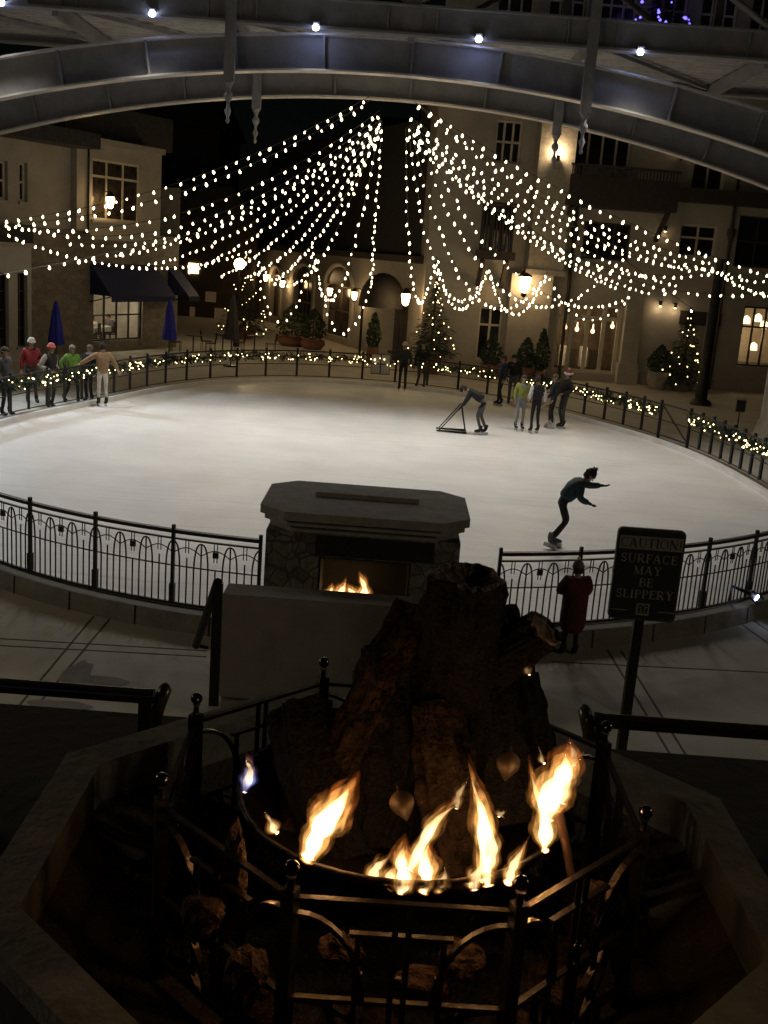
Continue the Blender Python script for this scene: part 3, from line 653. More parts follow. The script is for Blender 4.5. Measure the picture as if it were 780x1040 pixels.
flame('tiny glowing flame low beside the ring ornament at right', (507, 830), (512, 822), .012, 2.55, .1, .5)
flame('small dim flame beside the stub log at upper right', (537, 686), (533, 670), .013, 2.95, .2, .12)
for px, py, y, e in [(345, 822, 2.50, 1.0), (415, 868, 2.46, .4), (495, 842, 2.48, .5), (562, 800, 2.58, .4), (255, 790, 2.62, .12)]:
    lamp('fire_glow', 'POINT', at(px, py, y), e, (1., .48, .16), shadow_soft_size=.05)

# ------------------------------------------------------------------ caution sign
SY = 9.3; c0 = at(656, 583, SY); base = on(630, 792, G)
base = Vector((c0.x, SY, G)); sg = thing('caution_sign', 'dark framed caution sign on a square post beside the rink fence', 'sign', base)
sw, sh = .60, .845; zc = c0.z - G
def round_rect(w_, h_, r): 
    pts = []
    for cx, cy, a0 in ((w_ / 2 - r, h_ / 2 - r, 0), (-w_ / 2 + r, h_ / 2 - r, 90), (-w_ / 2 + r, -h_ / 2 + r, 180), (w_ / 2 - r, -h_ / 2 + r, 270)):
        for k in range(5): a = R_(a0 + 22.5 * k); pts.append((cx + r * math.cos(a), cy + r * math.sin(a)))
    return pts
XS = Matrix.Translation((0, -.03, zc)) @ Matrix.Rotation(R_(90), 4, 'X')
b = MB(); b.prism(round_rect(sw, sh, .045), -.03, .012, M['signrim'], XS); b.build('sign_frame', sg)
b = MB(); b.prism(round_rect(sw - .04, sh - .04, .03), .0125, .017, M['signblack'], XS); b.build('sign_face', sg)
b = MB(); b.prism([(-sw / 2 + .022, .235), (sw / 2 - .022, .235), (sw / 2 - .022, .355), (-sw / 2 + .022, .355)], .0175, .020, M['signgrey'], XS); b.build('header_band', sg)
b = MB(); b.box((0, .045, zc / 2 - .1), (.085, .085, zc - .2), M['iron']); b.build('post', sg)
def arc(cx, cy, rx, ry, a0, a1, n=10): return [(cx + rx * math.cos(R_(a0 + (a1 - a0) * i / n)), cy + ry * math.sin(R_(a0 + (a1 - a0) * i / n))) for i in range(n + 1)]
TK, TN = .17, .075
GL = {  # stroke lists (points, thickness) on a letter 1 high: a serif alphabet
 'A': (.95, [([(.42, 1), (.10, 0)], TN), ([(.44, 1), (.80, 0)], TK), ([(.22, .36), (.66, .36)], TN), ([(0, .03), (.24, .03)], .06), ([(.64, .03), (.95, .03)], .06)]),
 'B': (.78, [([(.17, 0), (.17, 1)], TK), ([(.02, .97), (.45, .97)] + arc(.42, .76, .22, .21, 90, -90)[1:] + [(.17, .55)], TN), ([(.17, .53), (.45, .53)] + arc(.45, .28, .26, .25, 90, -90)[1:] + [(.02, .03)], TN), ([(.63, .66), (.63, .86)], .11), ([(.69, .16), (.69, .40)], .12)]),
 'C': (.90, [(arc(.48, .5, .38, .47, 50, 310, 16), TN), (arc(.17, .5, .05, .34, 100, 260, 6), .11), ([(.76, .68), (.76, .97)], .06), ([(.76, .10), (.80, .24)], .05)]),
 'E': (.75, [([(.17, 0), (.17, 1)], TK), ([(.02, .97), (.66, .97)], .065), ([(.02, .03), (.70, .03)], .065), ([(.17, .52), (.50, .52)], .06), ([(.65, 1), (.65, .76)], .06), ([(.68, 0), (.68, .26)], .06), ([(.49, .40), (.49, .64)], .05)]),
 'F': (.70, [([(.17, 0), (.17, 1)], TK), ([(.02, .97), (.64, .97)], .065), ([(.02, .03), (.36, .03)], .06), ([(.17, .52), (.48, .52)], .06), ([(.63, 1), (.63, .74)], .06), ([(.47, .40), (.47, .64)], .05)]),
 'I': (.40, [([(.2, 0), (.2, 1)], TK), ([(.04, .97), (.36, .97)], .06), ([(.04, .03), (.36, .03)], .06)]),
 'L': (.72, [([(.17, 0), (.17, 1)], TK), ([(.02, .97), (.34, .97)], .06), ([(.02, .03), (.66, .03)], .065), ([(.65, 0), (.65, .28)], .06)]),
 'M': (1.12, [([(.16, 0), (.16, 1)], TN), ([(.16, 1), (.54, .05)], TK), ([(.56, .05), (.94, 1)], TN), ([(.94, 0), (.94, 1)], TK), ([(.02, .97), (.20, .97)], .06), ([(.90, .97), (1.08, .97)], .06), ([(.02, .03), (.30, .03)], .06), ([(.80, .03), (1.08, .03)], .06)]),
 'N': (.98, [([(.15, 0), (.15, 1)], TN), ([(.15, 1), (.80, .02)], TK), ([(.82, 0), (.82, 1)], TN), ([(.0, .97), (.2, .97)], .06), ([(.68, .97), (.96, .97)], .06), ([(.02, .03), (.28, .03)], .06)]),
 'O': (.98, [(arc(.49, .5, .41, .47, 0, 360, 22), TN), (arc(.15, .5, .04, .33, 100, 260, 6), .11), (arc(.83, .5, .04, .33, 80, -80, 6), .11)]),
 'P': (.74, [([(.17, 0), (.17, 1)], TK), ([(.02, .97), (.42, .97)] + arc(.42, .73, .25, .24, 90, -90)[1:] + [(.17, .49)], TN), ([(.64, .61), (.64, .85)], .12), ([(.02, .03), (.36, .03)], .06)]),
 'R': (.90, [([(.17, 0), (.17, 1)], TK), ([(.02, .97), (.42, .97)] + arc(.42, .74, .24, .23, 90, -90)[1:] + [(.17, .51)], TN), ([(.63, .62), (.63, .86)], .12), ([(.42, .50), (.74, .03)], TK), ([(.02, .03), (.34, .03)], .06), ([(.68, .03), (.90, .03)], .06)]),
 'S': (.70, [(arc(.35, .74, .24, .23, 20, 270, 12) + arc(.35, .27, .26, .24, 90, -160, 12)[1:], .11), ([(.58, .70), (.58, .95)], .05), ([(.09, .30), (.09, .05)], .05)]),
 'T': (.86, [([(.43, 0), (.43, 1)], TK), ([(.04, .97), (.82, .97)], .065), ([(.05, 1), (.05, .74)], .06), ([(.81, 1), (.81, .74)], .06), ([(.26, .03), (.60, .03)], .06)]),
 'U': (.95, [([(.18, 1), (.18, .30)], TK), (arc(.48, .30, .30, .27, 180, 360, 10) + [(.78, 1)], TN), ([(.03, .97), (.34, .97)], .06), ([(.66, .97), (.92, .97)], .06)]),
 'Y': (.92, [([(.16, .98), (.46, .45)], TK), ([(.78, .98), (.48, .45)], TN), ([(.46, 0), (.46, .48)], TK), ([(.0, .97), (.30, .97)], .06), ([(.66, .97), (.92, .97)], .06), ([(.30, .03), (.62, .03)], .06)]),
 '!': (.34, [([(.17, .30), (.17, 1)], .13), ([(.17, .0), (.17, .14)], .14)])}
def word(b, txt, cx, cy, h, m, X, track=.06, sx=1.):
    tw = sum((GL[c][0] + track) for c in txt) - track; x = cx - tw * h * sx / 2; lev = 0
    for c in txt:
        w_, st = GL[c]
        for pts, t in st:
            lev = (lev + 1) % 9; z0 = .0205 + lev * .00012
            q = [(x + px * h * sx, cy + (py - .5) * h) for px, py in pts]
            for i in range(len(q) - 1):
                dx, dy = q[i + 1][0] - q[i][0], q[i + 1][1] - q[i][1]; l = math.hypot(dx, dy) or 1; nx, ny = -dy / l * t * h / 2, dx / l * t * h / 2
                vs = [X @ Vector((q[i][0] + nx, q[i][1] + ny, z0 + i * .000011)), X @ Vector((q[i][0] - nx, q[i][1] - ny, z0 + i * .000011)), X @ Vector((q[i + 1][0] - nx, q[i + 1][1] - ny, z0 + i * .000011)), X @ Vector((q[i + 1][0] + nx, q[i + 1][1] + ny, z0 + i * .000011))]
                b.add(vs, [(0, 1, 2, 3)], m)
        x += (w_ + track) * h * sx
b = MB(); word(b, 'CAUTION!', 0, .295, .086, M['signblack'], XS, .06, .93); b.build('lettering', sg, False)
for tx, cy in (('SURFACE', .155), ('MAY', .045), ('BE', -.065), ('SLIPPERY', -.175)):
    b = MB(); word(b, tx, 0, cy, .078, M['letter'], XS, .10); b.build('lettering', sg, False)
b = MB()
for sx in (-1, 1): b.prism([(sx * .21 - .075, -.335), (sx * .21 + .075, -.335), (sx * .21 + .075, -.328), (sx * .21 - .075, -.328)], .0175, .020, M['letter'], XS)
b.build('rule_line', sg)
b = MB(); b.prism([(-.058, -.37), (.058, -.37), (.058, -.262), (-.058, -.262)], .0175, .020, M['letter'], XS)
for q in ([(-.045, -.355), (.045, -.355), (.045, -.345), (-.045, -.345)], [(-.045, -.34), (-.02, -.34), (-.02, -.30), (-.045, -.30)], [(.02, -.34), (.045, -.34), (.045, -.30), (.02, -.30)], [(-.012, -.34), (.012, -.34), (.012, -.285), (-.012, -.285)], [(-.045, -.292), (-.02, -.292), (-.0, -.272), (-.045, -.275)], [(.02, -.292), (.045, -.292), (.045, -.275), (0.005, -.272)]): b.prism(q, .0202, .0212, M['signblack'], XS)
b.build('emblem', sg)

# ------------------------------------------------------------------ arched steel bridge over the rink
BY0, BY1 = 30.0, 34.8; BX = -.7
BR = thing('footbridge', 'grey steel footbridge with twin arch girders crossing above the ice', 'bridge', (BX, (BY0 + BY1) / 2, G)); bo_ = Vector(BR.location)
az = lambda x: 9.20 - .0127 * x * x
ath = lambda x: .80 + .0012 * x * x
for yy in (BY0, BY1):
    b = MB(); xs = [-24 + 48 * i / 64 for i in range(65)]; y = yy - bo_.y
    vs = []
    for x in xs:
        vs += [(x, y - .03, az(x) - G), (x, y + .03, az(x) - G), (x, y + .03, az(x) + ath(x) - G), (x, y - .03, az(x) + ath(x) - G)]
    b.add(vs, [(i * 4 + k, i * 4 + (k + 1) % 4, i * 4 + 4 + (k + 1) % 4, i * 4 + 4 + k) for i in range(64) for k in range(4)], M['steel'])
    rib = b.build('arch_rib', BR)
    for dz, nm in ((-.03, 'bottom_flange'), (None, 'top_flange')):
        b = MB(); b.strip([(x, y - .06, az(x) - G + (dz if dz else ath(x) + .026)) for x in xs], .42, .05, M['steelflange']); b.build(nm, rib)
    for i in range(-8, 9):
        x = i * 2.25 + .55
        b = MB(); nx = .0254 * x
        b.bar((x, y - .12, az(x) - G), (x + nx * .8, y - .12, az(x) + ath(x) - G), .05, .18, M['steel'], (0, 1, 0)); b.build('stiffener', rib)
    for i in range(-4, 5):                                            # hangers at the nodes, with turned drops at their feet
        x = .5 + i * 4.55
        if i == 0: continue
        if abs(i) > 1: continue
        b = MB(); zb = az(x) - G - .38
        yo = .72 if yy == BY0 else .22; b.box((x, y - yo, (zb + 11.6) / 2), (.26, .20, 11.6 - zb), M['steel']); hg = b.build('hanger', BR)
        b = MB(); b.lathe([(.02, zb - 1.0), (.05, zb - .95), (.03, zb - .85), (.09, zb - .70), (.04, zb - .6), (.04, zb - .5), (.11, zb - .38), (.11, zb - .30), (.05, zb - .22), (.08, zb - .1), (.12, zb - .05), (.12, zb)], M['steel'], (x, y - yo, 0), 10); b.build('drop_finial', hg)
dz0 = 10.0 - G
for yy, nm in ((BY0 - .45, 'deck_beam'), (BY1 + .45, 'deck_beam')):
    b = MB(); y = yy - bo_.y; b.box((0, y, dz0 + .42), (60, .12, .62), M['steel']); b.box((0, y - .03, dz0 + .08), (60, .36, .06), M['steel']); b.box((0, y - .03, dz0 + .755), (60, .36, .05), M['steel']); bm_ = b.build(nm, BR)
    for i in range(-6, 7):
        b = MB(); b.box((.5 + i * 4.55, y - .09, dz0 + .42), (.5, .05, .60), M['steel']); b.build('splice_plate', bm_)
        for dx in (-.62, .62): b = MB(); b.box((.5 + i * 4.55 + dx, y - .10, dz0 + .42), (.05, .1, .61), M['steel']); b.build('stiffener', bm_)
b = MB(); n = 60; wy = BY1 - BY0 + .7
vs = []; 
for i in range(49): 
    y = -wy / 2 + wy * i / 48; z = dz0 + .30 + (.06 if (i // 2) % 2 else 0); vs += [(-30, y, z), (30, y, z)]
b.add(vs, [(2 * i, 2 * i + 1, 2 * i + 3, 2 * i + 2) for i in range(48)], M['deck']); b.box((0, 0, dz0 + .48), (60, wy, .16), M['deck']); b.build('corrugated_deck', BR)
for i in range(-6, 7):
    x = .5 + i * 4.55; b = MB(); b.box((x, 0, dz0 + .10), (.16, wy, .34), M['steel']); b.build('cross_beam', BR)
    b = MB(); b.bar((x + .1, -wy / 2 + .1, dz0 + .2), (x + 4.45, wy / 2 - .1, dz0 + .2), .12, .1, M['steel']); b.build('wind_brace', BR)
for yy in (BY0 - .45, BY1 + .45):
    y = yy - bo_.y
    for i in range(-6, 7):
        x = .5 + i * 4.55; b = MB(); b.box((x, y, dz0 + 2.2), (.24, .2, 2.85), M['steel']); b.build('truss_post', BR)
        for s in (-1, 1):
            if (i + s) % 2 == 0 or True:
                if i % 2 == 0:
                    b = MB(); b.tube([(x + s * .15, y - .1, dz0 + .85), (x + s * 4.4, y - .1, dz0 + 3.5)], .09, M['steel'], 8); b.build('truss_diagonal', BR)
        if i % 2 == 0:
            b = MB(); b.tube([(x, y - .16, dz0 + .82), (x, y + .16, dz0 + .82)], .22, M['steel'], 12); b.build('node_pin', BR)
    b = MB(); b.box((0, y, dz0 + 3.65), (60, .26, .3), M['steel']); b.build('top_chord', BR)
for i, (px, py) in enumerate([(2, 3), (155, 14), (321, 28), (486, 40), (650, 53)]):
    p = at(px, py, BY0 - .60)
    t = thing('bridge_lamp', ['leftmost', 'second from left', 'third from left', 'fourth from left', 'rightmost'][i] + ' of the small cool white lamps on the bridge beam', 'lamp', p, 0, 'cool white lamps along the bridge beam')
    b = MB(); b.lathe([(.03, -.02), (.07, .0), (.085, .06), (.05, .12)], M['lampcool'], (0, -.06, -.06), 10); b.build('lens', t)
    b = MB(); b.box((0, .0, .09), (.16, .14, .06), M['steel']); b.build('housing', t)
    lamp('bridge_light', 'POINT', p + Vector((0, -.12, -.1)), 3.2, (.22, .30, 1.), t, shadow_soft_size=.06).location = (0, -.02, -.19)
    sp = lamp('rink_light', 'SPOT', (0, -.2, -.2), 1180, (1., .93, .82), t, shadow_soft_size=.7, spot_size=R_(104), spot_blend=.7)
    sp.location = (0, -.2, -.25); sp.rotation_euler = (R_(-20), 0, 0)

# ------------------------------------------------------------------ light strings
POLE_R = on(711, 411, G); PRT = at(720, 272, POLE_R.y)
def light_pole(label, p, h):
    t = thing('light_pole', label, 'pole', p, 0, 'poles carrying the light strings')
    b = MB(); b.lathe([(.42, 0), (.42, .12), (.30, .22)], M['iron'], (0, 0, 0), 12); b.build('base', t)
    b = MB(); b.lathe([(.24, .22), (.21, 1.2), (.20, 1.25), (.19, h - .1), (.22, h - .08), (.22, h)], M['iron'], (0, 0, 0), 14); b.build('shaft', t); return t
light_pole('dark round pole right of the rink where the light strings meet', POLE_R, PRT.z - G + .35)
PLT = at(-25, 222, 33); POLE_L = Vector((PLT.x, PLT.y, G))
light_pole('dark round pole beyond the left edge carrying light strings', POLE_L, PLT.z - G + .2)
AY = 34.2
nb_total = 0
def light_string(label, pts, spacing=.34, group='strings of white bulbs fanned over the rink', sc=1., drop=.05):
    """cable through 3D points (already a hanging curve) with bulbs hung along it"""
    global nb_total
    t = thing('light_string', label, 'string lights', pts[0], 0, group); o = Vector(pts[0])
    b = MB(); b.tube([p - o for p in pts], .009, M['cable'], 4); b.build('cable', t)
    acc = rnd(.05, spacing); k = 0
    for i in range(len(pts) - 1):
        a, c = pts[i], pts[i + 1]; l = (c - a).length; s = acc
        while s < l:
            if k < 100:
                p = a + (c - a) * (s / l) - o; q = link('bulb', ME_BULB, t); q.location = p + Vector((rnd(-.05, .05), rnd(-.05, .05), -abs(random.gauss(0, drop * .5)))); q.rotation_euler = (rnd(-.5, .5), rnd(-.5, .5), 0); f = sc * rnd(.7, 1.2); q.scale = (f, f, f); k += 1; nb_total += 1
            s += spacing * rnd(.85, 1.15) * 1
        acc = s - l
    return t
def hang(a, c, sag, n=26):
    return [a + (c - a) * (i / n) - Vector((0, 0, 4 * sag * (i / n) * (1 - i / n))) for i in range(n + 1)]
def fit_hang(a, c, probe):
    """sag of the hanging cable so that it dips as low as the probe pixel"""
    best = (1e9, .3)
    for k in range(1, 90):
        s = k * .06
        for p in hang(a, c, s, 40):
            pass
        m = 1e9
        for p in hang(a, c, s, 60):
            d = p - CP; dp = d.dot(fwd); x = 390 + FPX * d.dot(CR) / dp; y = 520 - FPX * d.dot(CU) / dp; m = min(m, math.hypot(x - probe[0], y - probe[1]))
        if m < best[0]: best = (m, s)
    return hang(a, c, best[1], 30)
ordn = ['first', 'second', 'third', 'fourth', 'fifth', 'sixth', 'seventh', 'eighth', 'ninth', 'tenth', 'eleventh', 'twelfth']
FY = 43.0
J = [  # apex px, end px, probe px
 ((386, 122), (258, 252), (290, 288)), ((387, 122), (319, 256), (330, 300)), ((388, 122), (377, 290), (383, 210)),
 ((412, 130), (443, 263), (424, 303)), ((414, 128), (497, 272), (462, 303)), ((416, 126), (556, 276), (503, 312)), ((418, 126), (610, 283), (541, 309)), ((420, 124), (640, 300), (540, 290))]
for i, (a, c, pr) in enumerate(J):
    A_, C_ = at(*a, AY), at(*c, FY)
    light_string('%s string from the left in the back fan, looping toward the far buildings' % ordn[i], fit_hang(A_, C_, pr), .40, 'light strings of the back fan')
RF = [((420, 103), (800, 284), 36, (600, 207)), ((423, 105), (722, 266), 39.4, (600, 222)), ((425, 108), (760, 280), 38, (600, 229)), ((416, 118), (700, 274), 40.5, (600, 238)), ((419, 122), (722, 272), 39.4, (600, 246)), ((417, 126), (690, 290), 41, (575, 244)),
      ((416, 128), (722, 276), 39.4, (600, 266)), ((415, 130), (660, 297), 41.7, (560, 252)), ((418, 124), (800, 292), 36.5, (650, 286)), ((414, 136), (628, 292), 42.5, (530, 238))]
for i, (a, c, yc, pr) in enumerate(RF):
    light_string('%s string from the top in the dense right fan running toward the round pole' % ordn[i], fit_hang(at(*a, AY - .3 - .1 * i), at(*c, yc), pr), .38, 'light strings of the right fan', drop=.03)
LF = [((375, 98), (-25, 226), 33, (190, 184)), ((377, 101), (-20, 228), 33, (170, 198)), ((386, 112), (-30, 222), 33, (190, 215)), ((387, 116), (15, 228), 33.6, (190, 227)), ((386, 122), (70, 246), 36.5, (210, 228)), ((386, 125), (112, 259), 38.6, (240, 222)), ((386, 128), (150, 268), 40.6, (270, 217)), ((386, 130), (190, 276), 42.3, (288, 218)), ((386, 132), (222, 281), 43, (300, 226)), ((386, 134), (252, 280), 43, (303, 243)), ((386, 136), (280, 284), 43, (322, 240))]
for i, (a, c, yc, pr) in enumerate(LF):
    light_string('%s string from the top in the dense left fan sweeping down to the left' % ordn[i], fit_hang(at(*a, AY - .3 - .1 * i), at(*c, yc), pr), .38, 'light strings of the left fan', drop=.03)
for i, (a, ya, c, yc, pr, lb) in enumerate([
    ((-25, 222), 33, (258, 252), FY, (160, 271), 'garland of bulbs looping above the navy awning at left'),
    ((258, 252), FY, (319, 256), FY, (292, 322), 'deep bulb loop in front of the wall lanterns at left of centre'),
    ((319, 256), FY, (377, 290), FY, (343, 335), 'small bulb loop left of the dark entrance canopy'),
    ((443, 260), FY, (497, 272), FY, (462, 310), 'tight bright bulb loop above the christmas tree'),
    ((497, 272), FY, (556, 276), FY, (515, 314), 'bright bulb loop left of the big wall lantern'),
    ((556, 276), FY, (640, 300), FY, (580, 315), 'bulb loop over the glazed french doors'),
    ((720, 272), POLE_R.y, (800, 282), POLE_R.y + 1, (760, 284), 'bulb string leaving the round pole past the right edge'),
    ((720, 268), POLE_R.y, (830, 300), POLE_R.y - 8, (760, 292), 'lower bulb string leaving the round pole past the right edge'),
    ((-60, 290), 20, (200, 236), 36, (60, 268), 'sparse near string of larger bulbs crossing at the left edge'),
    ((560, 205), 36, (705, 315), 30, (650, 255), 'sparse string of larger bulbs slanting down near the round pole')]):
    sp_ = .16 if 'bright' in lb and 'loop' in lb else .34
    if 'sparse' in lb: sp_ = 1.0
    light_string(lb, fit_hang(at(*a, ya), at(*c, yc), pr), sp_, None, 1.)

# ------------------------------------------------------------------ buildings
class Fac:
    def __init__(s, o, d):
        s.o = Vector((o[0], o[1], 0)); s.d = Vector((d[0], d[1], 0)).normalized(); n = Vector((-s.d.y, s.d.x, 0))
        s.n = n if n.dot(Vector((0, 0, 0)) - s.o) > 0 else -n
        s.ang = math.atan2(s.d.y, s.d.x)
    def uz(s, px, py, off=0.):
        r = ray(px, py); t = ((s.o + s.n * off) - CP).dot(s.n) / r.dot(s.n); p = CP + r * t
        return (p - s.o).dot(s.d), p.z
    def p(s, u, z, off=0.): return s.o + s.d * u + s.n * off + Vector((0, 0, z))
    def rect(s, x0, y0, x1, y1, off=0.):
        ym, xm = (y0 + y1) / 2, (x0 + x1) / 2
        return [s.uz(x0, ym, off)[0], s.uz(xm, y1, off)[1], s.uz(x1, ym, off)[0], s.uz(xm, y0, off)[1]]   # u0,z0,u1,z1
    def box(s, b, u0, u1, z0, z1, o0, o1, m):
        vs = [s.p(u, z, o) for z in (z0, z1) for u, o in ((u0, o0), (u1, o0), (u1, o1), (u0, o1))]
        b.add(vs, [(3, 2, 1, 0), (4, 5, 6, 7), (0, 1, 5, 4), (1, 2, 6, 5), (2, 3, 7, 6), (3, 0, 4, 7)], m)
    def wall(s, b, u0, u1, z0, z1, holes, m, off=0., dep=.28):
        us = sorted({u0, u1, *[max(u0, min(u1, h[k])) for h in holes for k in (0, 2)]}); zs = sorted({z0, z1, *[max(z0, min(z1, h[k])) for h in holes for k in (1, 3)]})
        inside = lambda u, z: any(h[0] < u < h[2] and h[1] < z < h[3] for h in holes)
        for i in range(len(us) - 1):
            for j in range(len(zs) - 1):
                if not inside((us[i] + us[i + 1]) / 2, (zs[j] + zs[j + 1]) / 2):
                    b.add([s.p(us[i], zs[j], off), s.p(us[i + 1], zs[j], off), s.p(us[i + 1], zs[j + 1], off), s.p(us[i], zs[j + 1], off)], [(0, 1, 2, 3)], m)
        for h in holes:
            c = [(h[0], h[1]), (h[2], h[1]), (h[2], h[3]), (h[0], h[3])]
            for k in range(4):
                a, e = c[k], c[(k + 1) % 4]
                b.add([s.p(a[0], a[1], off), s.p(e[0], e[1], off), s.p(e[0], e[1], off - dep), s.p(a[0], a[1], off - dep)], [(0, 1, 2, 3)], m)
    def window(s, root, h, nx, ny, mf, mp, off=0., fw=.09, mw=.045, rec=.16, transom=None, name='window', label=None, sill=True):
        u0, z0, u1, z1 = h; b = MB(); o1, o0 = off - rec, off - rec - .08
        e = .002
        s.box(b, u0 + e, u0 + fw, z0 + e, z1 - e, o0, o1, mf); s.box(b, u1 - fw, u1 - e, z0 + e, z1 - e, o0, o1, mf)
        s.box(b, u0 + fw, u1 - fw, z1 - fw, z1 - e, o0, o1, mf); s.box(b, u0 + fw, u1 - fw, z0 + e, z0 + fw, o0, o1, mf)
        for i in range(1, nx): u = u0 + (u1 - u0) * i / nx; s.box(b, u - mw, u + mw, z0 + fw, z1 - fw, o0 + .01, o1 - .005, mf)
        zz = [z0 + (z1 - z0) * j / ny for j in range(1, ny)] if transom is None else transom
        for z in zz: s.box(b, u0 + fw, u1 - fw, z - mw, z + mw, o0 + .015, o1 - .01, mf)
        w_ = b.build(name, root)
        if label: w_['label'] = label
        b = MB(); s.box(b, u0 + fw, u1 - fw, z0 + fw, z1 - fw, o0 + .03, o0 + .045, mp); b.build('pane', w_)
        if sill: b = MB(); s.box(b, u0 - .08, u1 + .08, z0 - .09, z0 - .003, off + .002, off + .10, M['trim']); b.build('sill', w_)
        return w_
# --- left building
FA = Fac((-14.3, 40.35), (.454, .891))
A = thing('corner_building', 'beige stone building at left with a navy awning over its shop window', 'building', (0, 0, 0))
uR = FA.uz(180, 320)[0]; uBay = FA.uz(32, 300, 1.0)[0]; zS = FA.uz(110, 236)[1]; zT = FA.uz(45, 146)[1]; uP0, uP1 = FA.uz(72, 180)[0], FA.uz(83, 180)[0]; uBl = FA.uz(156, 190)[0]; zB = FA.uz(122, 150, .4)[1]
shop = FA.rect(95, 268, 145, 352); shop[1] = G + .45
b = MB(); FA.wall(b, uBay - .3, uR, G, zS, [shop], M['wallstone']); b.build('stone_wall', A)
b = MB(); wl = [FA.rect(-3, 163, 8, 203), FA.rect(20, 165, 28, 205)]
FA.wall(b, -9, uP0, zS + .002, zT, wl, M['stucco']); FA.box(b, uP0, uP1, zS, zT + .1, -.3, .30, M['stucco']); b.build('upper_wall', A)
for h in wl: FA.window(A, h, 1, 2, M['winwood'], M['paneD'])
tri = FA.rect(94, 164, 144, 225, .4)
b = MB(); FA.wall(b, uP1, uBl, zS - .1, zB, [tri], M['stucco'], .4); FA.box(b, uP1 + .002, uBl, zS - .3, zS - .102, -.2, .48, M['trim']); FA.box(b, uP1, uBl + .1, zB + .002, zB + .22, -4, .52, M['trim'])
e0, e1 = FA.p(uBl, zS - .1, .4), FA.p(uBl, zS - .1, -6); b.add([e0, e1, e1 + Vector((0, 0, zB - zS + .1)), e0 + Vector((0, 0, zB - zS + .1))], [(0, 1, 2, 3)], M['stucco'])
b.build('block_wall', A)
FA.window(A, tri, 3, 2, M['winwood'], M['paneV'], .4, transom=[tri[1] + (tri[3] - tri[1]) * .72])
b = MB(); FA.box(b, -9, uP0 + .2, zT + .002, zT + .55, -6, 1.3, M['roof']); FA.box(b, uP0 + .2, uR, zB + .25, zB + 1.6, -8, -.5, M['roof']); FA.box(b, -9, uR - .1, zT - 6, zT - .02, -9, -8.7, M['intdark'])
q0, q1 = FA.p(uR, G, 0), FA.p(uR, G, -9); h_ = Vector((0, 0, zB - 1.2 - G)); b.add([q0, q1, q1 + h_, q0 + h_], [(0, 1, 2, 3)], M['stucco']); b.build('roof', A)
# shop window with a lit room
sw_ = FA.window(A, shop, 4, 3, M['winblack'], M['glass'], 0, .06, .03, .10, name='shop_window', sill=False)
b = MB(); u0, z0, u1, z1 = shop
for a_ in ((u0 - 1, u1 + 1, G + .02, G + .10, -4.5, -.35, M['intdark']), (u0 - 1, u1 + 1, G, 3.6, -4.7, -4.5, M['interior']), (u0 - 1.2, u0 - 1, G, 3.6, -4.5, -.3, M['interior']), (u1 + 1, u1 + 1.2, G, 3.6, -4.5, -.3, M['interior']), (u0 - 1, u1 + 1, 3.6, 3.7, -4.6, -.3, M['interior'])): FA.box(b, *a_)
b.build('shop_room', A)
lamp('shop_light', 'POINT', FA.p((u0 + u1) / 2, 3.0, -1.3), 230, (1., .84, .64), A, shadow_soft_size=.3)
b = MB()
for uu in (.25, .75): p = FA.p(u0 + (u1 - u0) * uu, 2.6, -1.6); b.lathe([(.02, .6), (.02, .2), (.16, 0), (.14, -.02)], M['litwarm'], p, 10)
b.build('pendant_lamp', A)
# awnings
def awning(uA, uB, zt_, zb_, out, root, nm='awning'):
    b = MB(); vs = [FA.p(uA, zt_, .03), FA.p(uB, zt_, .03), FA.p(uB, zb_, out), FA.p(uA, zb_, out), FA.p(uB, zb_ - .22, out), FA.p(uA, zb_ - .22, out), FA.p(uA, zb_, .03), FA.p(uB, zb_, .03)]
    b.add(vs, [(0, 1, 2, 3), (3, 2, 4, 5), (0, 3, 6), (1, 7, 2)], M['navy'])
    for u in (uA, uB): b.tube([FA.p(u, zb_ - .3, .03), FA.p(u, zb_ - .02, out - .02)], .025, M['iron'], 6)
    return b.build(nm, root)
zt1 = FA.uz(120, 268)[1]; zb1 = FA.uz(130, 301, 1.1)[1]
awning(FA.uz(91, 280)[0], FA.uz(157, 285)[0], zt1, zb1, 1.15, A)
awning(FA.uz(170, 285)[0], FA.uz(181, 285)[0], zt1 - .1, zb1, 1.2, A)
# bay
bw = [FA.rect(-6, 277, 9, 353, 1.), FA.rect(18, 277, 28, 352, 1.)]; zBay = FA.uz(16, 251, 1.)[1]
b = MB(); FA.wall(b, uBay - 4, uBay, G, zBay, bw, M['stucco_cool'], 1.); FA.box(b, uBay - 4, uBay + .12, zBay + .002, zBay + .16, 0, 1.14, M['trim']); e0, e1 = FA.p(uBay, G, 1.), FA.p(uBay, G, 0); b.add([e0, e1, e1 + Vector((0, 0, zBay - G)), e0 + Vector((0, 0, zBay - G))], [(0, 1, 2, 3)], M['stucco_cool']); b.build('bay_wall', A)
b = MB(); FA.box(b, uBay - 4, uBay + .2, zBay + .165, zBay + .8, 0, .9, M['roof']); b.build('bay_roof', A)
for h in bw: FA.window(A, h, 2, 4, M['winblack'], M['paneD'], 1., .05, .025)
